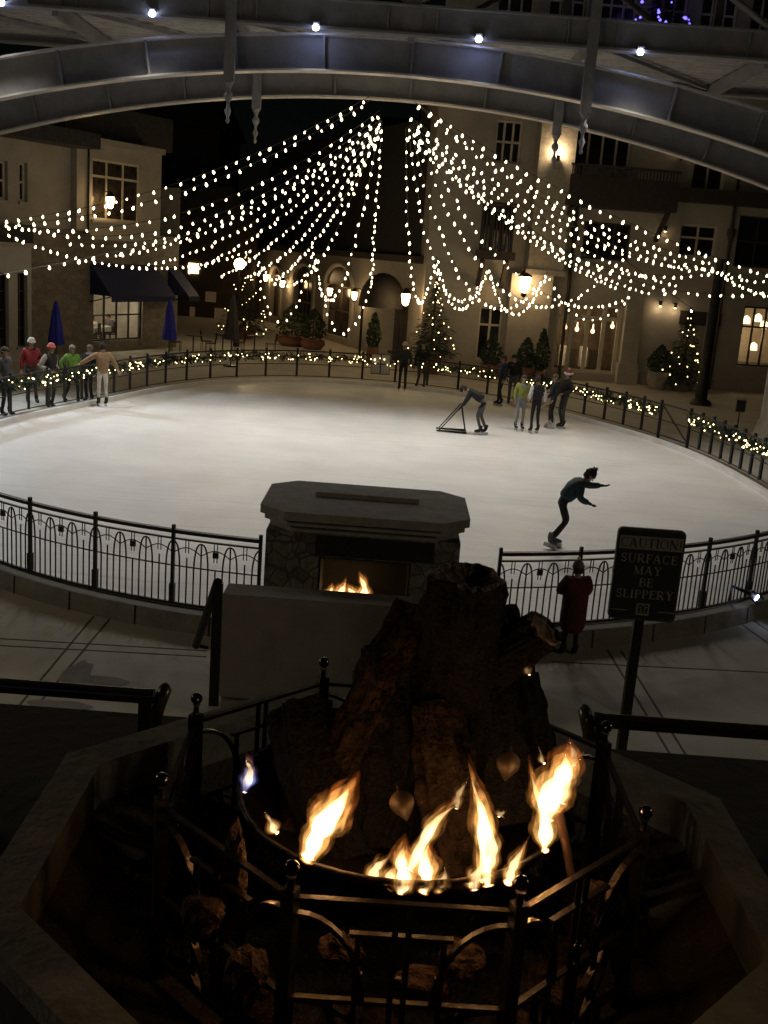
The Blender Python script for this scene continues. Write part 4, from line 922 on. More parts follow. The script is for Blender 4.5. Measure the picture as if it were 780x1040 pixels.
# --- right building
FB = Fac((1.2, 47.0), (1, .08))
B = thing('hotel_building', 'beige stucco building at right with corner tower, balconies and glazed doors', 'building', (0, 0, 0))
zTop = 12.6
rects = {k: FB.rect(*v) for k, v in dict(w1=(503, 122, 530, 166), d1=(485, 312, 509, 366), fr=(563, 308, 629, 379), w2=(690, 228, 728, 262), w3=(748, 220, 790, 272), w4=(703, 165, 736, 195), w5=(584, 132, 641, 172), w6=(592, 226, 640, 264), st=(752, 312, 800, 373), d0=(488, 208, 522, 262)).items()}
b = MB(); FB.wall(b, -.2, 24, G, zTop, list(rects.values()), M['stucco']); FB.box(b, -.2, 24, zTop, zTop + .3, -8, .3, M['trim'])
e0, e1 = FB.p(-.2, G), FB.p(-.2, G, -8); hh = Vector((0, 0, zTop - G)); b.add([e0, e1, e1 + hh, e0 + hh], [(0, 1, 2, 3)], M['stucco'])
FB.box(b, -.2, 24, G, zTop, -9, -8.6, M['intdark']); b.build('wall', B)
FB.window(B, rects['w1'], 3, 2, M['winwood'], M['paneD']); FB.window(B, rects['d1'], 2, 1, M['winwood'], M['paneD'], transom=[rects['d1'][3] - .75], name='door', sill=False)
fr = rects['fr']; FB.window(B, fr, 4, 1, M['winwood'], M['glass'], 0, .14, .085, .14, transom=[fr[3] - .62], name='french_doors', sill=False)
FB.window(B, rects['w2'], 2, 1, M['winwood'], M['paneD'], 0, .10, .045, transom=[rects['w2'][1] + (rects['w2'][3] - rects['w2'][1]) * .6]); FB.window(B, rects['w3'], 2, 2, M['darkwood'], M['paneD']); FB.window(B, rects['w4'], 2, 1, M['winwood'], M['paneD'])
FB.window(B, rects['w5'], 4, 1, M['winwood'], M['paneD']); FB.window(B, rects['w6'], 3, 1, M['darkwood'], M['paneD']); FB.window(B, rects['d0'], 3, 1, M['darkwood'], M['paneD'])
st = rects['st']; FB.window(B, st, 4, 1, M['winblack'], M['glass'], 0, .08, .04, .12, transom=[st[1] + (st[3] - st[1]) * .66], name='shop_window', sill=False)
def room(F, h, root, dep, mwall, nm):
    b = MB(); u0, z0, u1, z1 = h
    for a_ in ((u0 - .6, u1 + .6, z0 - .14, z0 - .05, -dep, -.32, M['intdark']), (u0 - .6, u1 + .6, z0 - .1, z1 + .8, -dep - .2, -dep, mwall), (u0 - .8, u0 - .6, z0 - .1, z1 + .8, -dep, -.3, mwall), (u1 + .6, u1 + .8, z0 - .1, z1 + .8, -dep, -.3, mwall), (u0 - .6, u1 + .6, z1 + .8, z1 + .9, -dep, -.3, mwall)): F.box(b, *a_)
    return b.build(nm, root)
room(FB, fr, B, 4, M['lobby'], 'lobby_room'); room(FB, st, B, 3, M['interior'], 'shop_room')
b = MB()
for px, py in ((574, 332), (586, 334), (602, 336), (622, 331)): u, z = FB.uz(px, py, -1.6); b.lathe([(.02, .3), (.04, .08), (.09, .02), (.08, -.08), (.02, -.12)], M['litwarm'], FB.p(u, z, -1.6), 8)
b.build('chandelier', B)
lamp('lobby_light', 'POINT', FB.p((fr[0] + fr[2]) / 2, 2.2, -1.6), 110, (1., .68, .38), B, shadow_soft_size=.3)
lamp('shop_light', 'POINT', FB.p(st[0] + .8, 2.3, -1.5), 75, (1., .66, .36), B, shadow_soft_size=.3)
b = MB()
for px, py in ((758, 325), (770, 323), (776, 330), (765, 352)): u, z = FB.uz(px, py, -1.2); b.lathe([(.02, .2), (.16, .1), (.19, -.14), (.17, -.16)], M['litwarm'], FB.p(u, z, -1.2), 8)
b.build('pendant_lamp', B)
b = MB()
for i in range(5): FB.box(b, fr[0] + .3 + i * .5, fr[0] + .62 + i * .5, fr[1] + .05, fr[1] + .85 + .1 * (i % 2), -2.6, -2.3, M['cloth'] if i % 2 else M['darkwood'])
b.build('dining_chair', B)
# tower
tu0, tu1 = FB.uz(552, 200, 1.0)[0], FB.uz(580, 200, 1.0)[0]; tz0 = FB.uz(550, 274, 1.0)[1]
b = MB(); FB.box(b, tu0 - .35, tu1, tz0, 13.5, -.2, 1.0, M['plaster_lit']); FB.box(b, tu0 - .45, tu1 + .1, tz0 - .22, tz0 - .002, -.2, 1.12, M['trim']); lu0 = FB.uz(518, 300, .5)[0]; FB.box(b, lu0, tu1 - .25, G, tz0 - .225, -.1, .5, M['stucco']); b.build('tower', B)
pu0, pu1 = FB.uz(633, 340, .3)[0], FB.uz(650, 340, .3)[0]; b = MB(); FB.box(b, pu0, pu1, G, 4.0, -.1, .35, M['stucco']); FB.box(b, pu0 - .08, pu1 + .08, G, G + .9, -.1, .45, M['trim']); b.build('pilaster', B)
def balcony(px0, px1, pyt, pyb, out, rail):
    u0, u1 = FB.uz(px0, pyb, out)[0], FB.uz(px1, pyb, out)[0]; z0, z1 = FB.uz((px0 + px1) / 2, pyb, out)[1], FB.uz((px0 + px1) / 2, pyt, out)[1]
    b = MB(); FB.box(b, u0, u1, z0, z0 + .35, .002, out, M['darkwood'])
    for k in range(int((u1 - u0) / .14)): u = u0 + .05 + k * .14; FB.box(b, u, u + .05, z0 + .352, z1 - .06, out - .08, out - .04, M['darkwood'])
    FB.box(b, u0, u1, z1 - .058, z1 + .04, out - .12, out, M['darkwood']); 
    if rail: FB.box(b, u0, u1, z0 + .352, z1 - .4, out - .03, out - .01, M['darkwood'])
    b.build('balcony', B)
    for u in (u0 + .2, u1 - .3):
        b = MB(); b.bar(FB.p(u, z0 - 1.1, .05), FB.p(u, z0 - .01, out - .2), .16, .2, M['darkwood']); b.build('bracket', B)
balcony(576, 688, 170, 212, 1.5, True); balcony(486, 523, 206, 264, 1.1, False)
b = MB(); ze = FB.uz(720, 200)[1]; FB.box(b, FB.uz(688, 200)[0], 24, ze - .3, ze + .25, .002, 1.1, M['darkwood']); b.build('eave', B)
for px in (735, 578):
    u = FB.uz(px, 280)[0]; b = MB(); b.tube([FB.p(u, G, .14), FB.p(u, 9, .14)], .07, M['darkwood'], 8); z = FB.uz(px, 238)[1]; b.lathe([(.07, z - .3), (.17, z), (.17, z + .25)], M['darkwood'], FB.p(u, 0, .16), 8); b.build('downspout', B)
zs0, zs1 = FB.uz(705, 330)[1], FB.uz(705, 316)[1]; b = MB(); FB.box(b, FB.uz(690, 322)[0], FB.uz(732, 322)[0], zs0, zs1, .02, .12, M['darkwood']); b.build('signboard', B)
# upper storeys set back
b = MB(); uw = []
for k in range(9): u = 2.0 + k * 2.2; uw.append([u, 14.6, u + 1.6, 18.6])
F2 = Fac((1.2, 49.5), (1, .08)); F2.wall(b, -.2, 24, zTop + .3, 22, uw, M['stucco']); F2.box(b, -.2, 24, 22, 22.3, -6, .6, M['roof']); b.build('upper_storey', B)
for i, h in enumerate(uw): F2.window(B, h, 3, 4, M['winwood'], M['paneV'], sill=False)
# --- receding wing between the two
FC = Fac((.9, 48.2), (-.395, .918))
Cb = thing('arcade_building', 'dim receding building behind the tent of lights with arched openings and lanterns', 'building', (0, 0, 0))
def arch_hole(px0, px1, pyt, pyb): return FC.rect(px0, pyt, px1, pyb)
ch = [arch_hole(357, 331, 290, 342), arch_hole(318, 300, 285, 330), arch_hole(285, 276, 280, 322)]
for h in ch:
    if h[0] > h[2]: h[0], h[2] = h[2], h[0]
b = MB(); FC.wall(b, 0, 26, G, 4.3, ch, M['stucco']); FC.box(b, 0, 26, 4.302, 4.6, -3, .45, M['darkwood']); FC.box(b, -.0, 26, 4.602, 10.5, -6, -.5, M['roof']); FC.box(b, 0, 26, G, 4.3, -3, -2.8, M['intdark']); b.build('wall', Cb)
for h in ch:
    FC.window(Cb, h, 2, 2, M['darkwood'], M['paneV'], sill=False)
    cu = (h[0] + h[2]) / 2; r_ = (h[2] - h[0]) / 2; b = MB()
    b.tube([FC.p(cu + (r_ + .16) * math.cos(math.pi * k / 12), h[3] + (r_ * .5 + .16) * math.sin(math.pi * k / 12), .05) for k in range(13)], .16, M['trim'], 6)
    FC.box(b, h[0] - .32, h[0] - .02, G, h[3], .002, .14, M['trim']); FC.box(b, h[2] + .02, h[2] + .32, G, h[3], .002, .14, M['trim'])
    b.add([FC.p(cu, h[3] - .0, .03)] + [FC.p(cu + r_ * math.cos(math.pi * k / 12), h[3] + r_ * .5 * math.sin(math.pi * k / 12), .03) for k in range(13)], [(0, k, k + 1) for k in range(1, 13)], M['paneV'])
    b.build('arch_surround', Cb)
b = MB(); FC.box(b, 1.2, 2.6, G, 2.5, .003, .06, M['darkwood']); b.build('door', Cb)
# entrance canopy
cc = at(388, 305, 49.0); CN = thing('entrance_canopy', 'dark domed fabric canopy over the building entrance, on thin posts', 'canopy', (cc.x, cc.y, G))
zc0 = at(388, 307, 49.0).z - G; zc1 = at(388, 277, 49.0).z - G; b = MB(); b.lathe([(1.02, zc0 - .22), (1.02, zc0)] + [(1.0 * math.cos(R_(a)), zc0 + (zc1 - zc0) * math.sin(R_(a))) for a in range(5, 90, 12)], M['canopy'], (0, 0, 0), 20, fold=.02, nf=10); b.build('canopy', CN)
for x, y in ((-.85, -.45), (.85, -.45), (-.85, .5), (.85, .5)): b = MB(); b.tube([(x, y, 0), (x, y, zc0)], .04, M['iron'], 6); b.build('post', CN)
# --- distant buildings
def far_building(label, x0, x1, y, z, wins, rf=1.5):
    t = thing('distant_building', label, 'building', ((x0 + x1) / 2, y, G), 0, 'dark buildings beyond the plaza'); w_ = x1 - x0
    b = MB(); b.box((0, 5, z / 2), (w_, 10, z), M['intdark']); b.build('wall', t)
    b = MB(); b.prism([(-w_ / 2 - .5, z), (w_ / 2 + .5, z), (w_ / 2 - 1.5, z + rf), (-w_ / 2 + 1.5, z + rf)], -10.3, .5, M['roof'], Matrix.Rotation(R_(90), 4, 'X')); b.build('roof', t)
    for (px0, py0, px1, py1, m) in wins:
        p, q = at(px0, py1, y - .05), at(px1, py0, y - .05); b = MB(); c = (p + q) / 2 - Vector(t.location); n = max(1, int((q.x - p.x) / .9))
        for k in range(n): b.box((p.x - t.location.x + (k + .5) * (q.x - p.x) / n, -.03, c.z), ((q.x - p.x) / n * .55, .06, q.z - p.z), M[m])
        b.build('window', t)
far_building('dark building far behind at left with two faint rows of lit windows', -42, -13.8, 82, 12.5, [(108, 107, 121, 114, 'paneV'), (160, 112, 198, 122, 'litwin')], 4)
far_building('dark low building closing the street behind the lamp post', -14.6, -9.2, 69, 6, [(187, 268, 206, 277, 'litwarm'), (204, 297, 224, 306, 'litwin'), (190, 312, 200, 334, 'litwin'), (212, 314, 236, 330, 'litwin')], 2)
far_building('dark building far behind the canopy between the two wings', -5, 8, 98, 13, [(388, 150, 396, 160, 'paneV')], 3)

# ------------------------------------------------------------------ lanterns, trees, furniture
def lantern(label, p, energy, s=1., hang_=False, wall=None, group='lit wall lanterns'):
    t = thing('wall_lantern', label, 'lantern', p, 0, group)
    b = MB(); b.lathe([(.05 * s, -.22 * s), (.10 * s, -.16 * s), (.15 * s, .12 * s), (.13 * s, .16 * s)], M['lampwarm'], (0, 0, 0), 8); b.build('lamp_glass', t)
    b = MB(); b.lathe([(.18 * s, .165 * s), (.12 * s, .25 * s), (.03 * s, .36 * s)], M['iron'], (0, 0, 0), 8); b.lathe([(.02 * s, -.34 * s), (.07 * s, -.28 * s), (.07 * s, -.225 * s)], M['iron'], (0, 0, 0), 8)
    if wall is not None: b.tube([(0, 0, .3 * s), wall * .3 * s + Vector((0, 0, .36 * s)), wall * .5], .025, M['iron'], 6)
    b.build('lamp_cage', t)
    lamp('lantern_light', 'POINT', (0, 0, 0), energy, (1., .62, .28), t, shadow_soft_size=.2 * s).location = (0, -.28 * s, .02)
    return t
for px, py, e, lb in ((270, 282, 24, 'leftmost lit wall lantern of the pair on the receding arcade'), (287, 288, 24, 'lit wall lantern beside the leftmost one on the arcade'), (335, 296, 34, 'lit wall lantern left of the arched window by the canopy'), (360, 300, 28, 'lit wall lantern just left of the dark entrance canopy')):
    u, z = FC.uz(px, py, .4); lantern(lb, FC.p(u, z, .4), e, 1.0, wall=-FC.n)
u, z = FB.uz(410, 304, .3); lantern('bright wall lantern just right of the dark entrance canopy', Vector((.25, 47.3, z)), 40, 1.3, wall=Vector((.6, .3, 0)))
u, z = FB.uz(533, 288, .95); lantern('large bright wall lantern under the corner tower', FB.p(u, z, .95), 30, 1.7, wall=-FB.n)
def sconce(label, px, py, off, e, dirz):
    u, z = FB.uz(px, py, off + .2); p = FB.p(u, z, off + .2); t = thing('sconce', label, 'wall light', p, 0, 'shaded wall lights')
    b = MB(); b.lathe([(.06, -.12), (.09, .10)], M['iron'], (0, 0, 0), 8); b.tube([(0, 0, 0), (0, .22, 0)], .03, M['iron'], 6); b.build('shade', t)
    b = MB(); b.lathe([(.05, .102), (.04, .115)] if dirz > 0 else [(.04, -.14), (.05, -.122)], M['lampwarm'], (0, 0, 0), 8); b.build('lens', t)
    lamp('sconce_light', 'POINT', (0, 0, 0), e, (1., .72, .42), t, shadow_soft_size=.05).location = (0, -.05, .2 * dirz)
sconce('uplight sconce on the mottled tower wall under the bridge', 567, 160, 1.0, 75, 1)
sconce('left of two small downlights over the beige wall by the tree', 671, 308, .05, 7, -1)
sconce('right of two small downlights over the beige wall by the tree', 686, 310, .05, 7, -1)
sconce('small wall light beside the four-pane upper window', 676, 232, .05, 1.6, -1)
sconce('small wall light high at right beneath the arch', 692, 160, .05, 1.4, 1)
u, z = FA.uz(112, 205, .75); lantern('square lit lantern hanging before the triple window at left', FA.p(u, z, .75), 12, 1.15, wall=-FA.n)
# street lamp
lp = on(240, 352, G); LP = thing('street_lamp', 'street lamp with a very bright globe on a dark pole', 'street lamp', lp); zz = at(243, 268, lp.y).z - G
b = MB(); b.lathe([(.16, 0), (.12, .5), (.06, .7), (.05, zz - .3), (.12, zz - .22)], M['iron'], (0, 0, 0), 10); b.build('pole', LP)
b = MB(); b.ball((0, 0, zz), .26, M['lampwarm'], 12); b.build('globe', LP)
lamp('street_light', 'POINT', (0, 0, zz), 130, (1., .74, .42), LP, shadow_soft_size=.28).location = (0, -.42, zz)
def conifer(label, p, h, r, nf, potm=None, ph=.7, blue=False, nmesh=2000, cat='christmas tree'):
    t = thing('christmas_tree', label, cat, p, 0, 'lit christmas trees'); z0 = ph
    if potm: b = MB(); b.lathe([(.32 * r, 0), (.48 * r, ph * .9), (.52 * r, ph * .9), (.52 * r, ph), (.44 * r, ph)], potm, (0, 0, 0), 14); b.build('pot', t)
    b = MB(); b.lathe([(.06 * r + .03, z0 - .05), (.02, z0 + h)], M['trunk'], (0, 0, 0), 8); b.build('trunk', t); b = MB()
    for i in range(nmesh):
        f = random.random() ** 1.5; a = rnd(0, 6.283); rr = r * (1 - f) * rnd(.35, 1.05) * (1 + .18 * math.sin(a * 5 + f * 22)); z = z0 + h * f + rnd(-.05, .05) - rr * .18
        d = Vector((math.cos(a), math.sin(a), -.25 + rnd(-.2, .2))).normalized(); c = Vector((rr * math.cos(a), rr * math.sin(a), z)); l = rnd(.09, .20) * (.5 + .5 * (1 - f)); s_ = Vector((-d.y, d.x, rnd(-.4, .4))).normalized() * l * .3
        b.add([c - d * l - s_ * .4, c - s_, c + d * l, c + s_], [(0, 1, 2, 3)], M['needle'])
    b.build('crown', t, False)
    for i in range(nf):
        f = random.random() ** 1.3; a = rnd(3.3, 6.1); rr = r * (1 - f) * 1.0 + .03; o = link('fairy_light', ME_FAIRYB if blue else ME_FAIRY, t); o.location = (rr * math.cos(a), rr * math.sin(a), z0 + h * f * .97 - rr * .15)
        s_ = rnd(.8, 1.5); o.scale = (s_, s_, s_)
    return t
ty = 45.9; p = on(437, 371, G); p = Vector((at(437, 368, ty).x, ty, G)); conifer('lit christmas tree in a brown pot beside the entrance canopy', p, at(440, 283, ty).z - G - .95, 1.1, 36, M['pot'], .95)
p = Vector((at(692, 388, 46.6).x, 46.6, G)); conifer('lit christmas tree at right between the downlit wall and the pole', p, at(694, 316, 46.6).z - G - .35, 1.15, 38, M['potgrey'], .5)
p = Vector((at(248, 330, 56).x, 56, G)); conifer('lit christmas tree far back beside the street lamp', p, at(248, 255, 56).z - G - .6, 1.4, 40, M['pot'], .6)
p = Vector((at(660, 40, 50.6).x, 48.7, zTop + .3)); conifer('tree with blue and violet lights high up behind the bridge truss', p, 5.2, 1.5, 90, M['potgrey'], .8, True)
def shrub(label, p, h, r, m, ph, shape=1., grp='potted shrubs'):
    t = thing('potted_shrub', label, 'plant', p, 0, grp)
    b = MB(); b.lathe([(r * .6, 0), (r * .9, ph * .5), (r * .8, ph * .9), (r * .9, ph)], m, (0, 0, 0), 12); b.build('pot', t); b = MB()
    for i in range(420):
        f = random.random(); a = rnd(0, 6.28); rr = r * 1.15 * math.sin(math.pi * min(1, .12 + f * .88)) ** .7 * (1 - f * .5 * shape) * rnd(.6, 1.05); c = Vector((rr * math.cos(a), rr * math.sin(a), ph + h * f)); d = Vector((rnd(-1, 1), rnd(-1, 1), rnd(-.2, 1))).normalized() * .10; e = d.cross(Vector((rnd(-1, 1), 1, rnd(-1, 1)))).normalized() * .05
        b.add([c - d, c - e, c + d, c + e], [(0, 1, 2, 3)], M['leafdark'])
    b.tube([(0, 0, ph * .8), (0, 0, ph + h * .7)], .03, M['trunk'], 6); b.build('foliage', t, False)
for px, py, y, h, r, m, ph, lb in [(668, 387, 46.4, 1.1, .55, 'potgrey', .75, 'round grey pot with dark shrub below the downlit wall'), (498, 372, 45.6, 1.2, .5, 'pot', .6, 'dark potted shrub left of the large lantern'), (533, 375, 45.4, 1.2, .42, 'pot', .6, 'dark potted shrub directly below the large lantern'), (549, 376, 45.5, 1.7, .34, 'pot', .5, 'taller slim potted shrub left of the glazed doors'), (379, 350, 48.3, 1.5, .32, 'pot', .7, 'slim potted shrub at the left post of the canopy'), (297, 337, 54, 1.5, .9, 'pot', .5, 'broad dark potted shrub left of the arched window'), (318, 340, 53, 1.4, .7, 'pot', .5, 'dark potted shrub nearest the arched window at left')]:
    shrub(lb, Vector((at(px, py, y).x, y, G)), h, r, M[m], ph)
def umbrella(label, px, y, pyt, pyb, m):
    q = at(px, pyt, y); t = thing('closed_umbrella', label, 'umbrella', (q.x, y, G), 0, 'closed patio umbrellas'); h = q.z - G; zb = at(px, pyb, y).z - G
    b = MB(); b.tube([(0, 0, .06), (0, 0, h)], .025, M['iron'], 6); b.build('pole', t)
    b = MB(); b.lathe([(.26, zb), (.27, zb + .1), (.20, zb + (h - zb) * .4), (.13, zb + (h - zb) * .75), (.07, h - .1), (.02, h)], m, (0, 0, 0), 24, fold=.16, nf=6); b.build('folded_canopy', t)
    b = MB(); b.lathe([(.30, 0), (.30, .06)], M['iron'], (0, 0, 0), 14); b.build('base', t)
umbrella('bright blue closed umbrella behind the man in green', 57, 39.5, 305, 350, M['umbblue']); umbrella('blue closed umbrella right of the shop window', 173, 44.5, 304, 345, M['umbblue']); umbrella('very dark closed umbrella near the street lamp', 237, 43.0, 299, 345, M['canopy'])
def bistro(label, px, py):
    p = on(px, py, G); t = thing('bistro_table', label, 'table', p, 0, 'dark patio tables'); b = MB(); b.lathe([(.40, .72), (.42, .74), (.40, .76)], M['iron'], (0, 0, 0), 16); b.build('table_top', t)
    b = MB(); b.lathe([(.22, 0), (.03, .06), (.03, .72)], M['iron'], (0, 0, 0), 10); b.build('leg', t)
    for k, a in enumerate((.3, 3.5)):
        c = thing('patio_chair', 'dark metal chair %s of %s' % ('right' if k == 0 else 'left', label), 'chair', p + Vector((.75 * math.cos(a), .75 * math.sin(a), 0)), a + math.pi / 2, 'dark patio chairs')
        b = MB(); b.box((0, 0, .44), (.42, .42, .04), M['iron']); b.build('seat', c)
        b = MB(); 
        for x in (-.18, -.06, .06, .18): b.tube([(x, -.2, .46), (x, -.27, .88)], .012, M['iron'], 5)
        b.tube([(-.2, -.27, .88), (.2, -.27, .88)], .016, M['iron'], 6); b.build('backrest', c)
        for x in (-.19, .19):
            for y in (-.19, .19): b = MB(); b.tube([(x, y, 0), (x, y, .43)], .014, M['iron'], 5); b.build('leg', c)
bistro('dark round patio table left of the street lamp', 226, 357); bistro('dark round patio table right of the street lamp', 258, 358); bistro('dark round patio table by the blue umbrella', 196, 358)
# stone pier at the right edge, small sign, kerb light
pp = Vector((at(772, 440, 32).x + .62, 32, G)); PR = thing('stone_pier', 'pale tapering stone pier at the right edge behind the railing', 'pier', pp)
b = MB()
for z0, z1, a_, c_ in ((0, .35, .80, .66), (.35, .8, .62, .55), (.8, 3.4, .52, .50)): b.add([(s * x, t_ * x, z) for z, x in ((z0, a_), (z1, c_)) for s, t_ in ((-1, -1), (1, -1), (1, 1), (-1, 1))], [(3, 2, 1, 0), (4, 5, 6, 7), (0, 1, 5, 4), (1, 2, 6, 5), (2, 3, 7, 6), (3, 0, 4, 7)], M['pillar'])
b.build('shaft', PR); b = MB(); b.box((0, 0, 3.5), (1.25, 1.25, .2), M['pillar']); b.build('cap', PR)
ps = on(747, 446, G); t = thing('small_sign', 'small dark sign on a thin post behind the right railing', 'sign', ps); zz = at(750, 411, ps.y).z - G
b = MB(); b.tube([(0, 0, 0), (0, 0, zz)], .022, M['iron'], 6); b.build('post', t); b = MB(); b.box((0, -.03, zz), (.34, .025, .46), M['pillar']); b.build('border', t); b = MB(); b.box((0, -.046, zz - .03), (.28, .01, .36), M['signblack']); b.build('sign_face', t)
ps = rink(rink_px(757, 612, .1), OFF + .12, .1); t = thing('kerb_spotlight', 'small black spotlight on an arm at the foot of the right fence', 'spotlight', ps)
b = MB(); b.tube([(-.35, 0, .05), (-.35, -.02, .28), (-.1, -.05, .20)], .03, M['iron'], 8); b.build('arm', t); b = MB(); b.tube([(-.1, -.05, .20), (.08, -.06, .10)], .07, M['iron'], 10); b.build('lamp_body', t)
b = MB(); b.tube([(-.02, -.13, .17), (-.0, -.135, .16)], .045, M['lampcool'], 8); b.build('lens', t)
ps = rink(rink_px(779, 600, .1), OFF + .2, .1); t = thing('speaker_box', 'small black box standing on the kerb at the right edge', 'box', ps); b = MB(); b.box((0, 0, .25), (.34, .3, .5), M['signblack']); b.build('body', t); b = MB(); b.box((0, -.155, .25), (.28, .01, .42), M['iron']); b.build('front_grille', t)
# floodlight that throws the long shadow across the left of the ice
fl = thing('floodlight', 'tall pole floodlight beyond the left edge facing the ice', 'floodlight', (-14.5, 33.6, G)); b = MB(); b.tube([(0, 0, 0), (0, 0, 6.4)], .08, M['iron'], 8); b.build('pole', fl); b = MB(); b.box((.1, -.1, 6.5), (.4, .4, .3), M['iron']); b.build('housing', fl)
sp = lamp('flood_beam', 'SPOT', (-14.1, 33.3, 6.1), 1900, (.66, .80, 1.), shadow_soft_size=.3, spot_size=R_(75), spot_blend=.6); aim(sp, (-4, 27, 0))

# added fill lamps on posts, unseen to left and right of the view: they light the paving, the low wall and the sign
for lb, p, e in (('added warm fill lamp on a tall post beyond the left edge', (-10.5, 6.8, G), 480), ('added warm fill lamp on a tall post beyond the right edge', (10.5, 5.0, G), 330)):
    t = thing('fill_lamp', lb, 'street lamp', p, 0, 'added fill lamps on the near plaza')
    b = MB(); b.lathe([(.16, 0), (.12, .5), (.06, .7), (.05, 6.0), (.14, 6.1)], M['iron'], (0, 0, 0), 10); b.build('pole', t)
    b = MB(); b.ball((0, 0, 6.35), .26, M['lampwarm'], 12); b.build('globe', t)
    lamp('fill_light', 'POINT', (0, 0, 6.35), e, (1., .84, .58), t, shadow_soft_size=.3).location = (0, 0, 5.9)

# ------------------------------------------------------------------ people
def skin_mesh(name, verts, edges, radii, levels=1, root=0):
    me = bpy.data.meshes.new(name); me.from_pydata([tuple(v) for v in verts], edges, []); o = bpy.data.objects.new(name, me); COL.objects.link(o)
    o.modifiers.new('s', 'SKIN'); sv = me.skin_vertices[0].data
    for i, r in enumerate(radii): sv[i].radius = r if isinstance(r, (tuple, list)) else (r, r); sv[i].use_root = (i == root)
    m = o.modifiers.new('u', 'SUBSURF'); m.levels = levels
    dg = bpy.context.evaluated_depsgraph_get(); dg.update(); out = bpy.data.meshes.new_from_object(o.evaluated_get(dg)); bpy.data.objects.remove(o); bpy.data.meshes.remove(me)
    out.name = name
    for p in out.polygons: p.use_smooth = True
    return out
STAND = dict(pelvis=(0, 0, .95), waist=(0, .0, 1.10), chest=(0, .0, 1.30), neck=(0, .0, 1.46), head=(0, .025, 1.61),
             shL=(-.18, 0, 1.40), elL=(-.25, -.03, 1.13), wrL=(-.25, .06, .90), shR=(.18, 0, 1.40), elR=(.25, -.03, 1.13), wrR=(.25, .06, .90),
             hipL=(-.09, 0, .90), knL=(-.10, .03, .50), anL=(-.11, 0, .09), hipR=(.09, 0, .90), knR=(.10, .03, .50), anR=(.11, 0, .09))
SKIN_M = mat('skin', (.45, .28, .20), .6, var=.08)
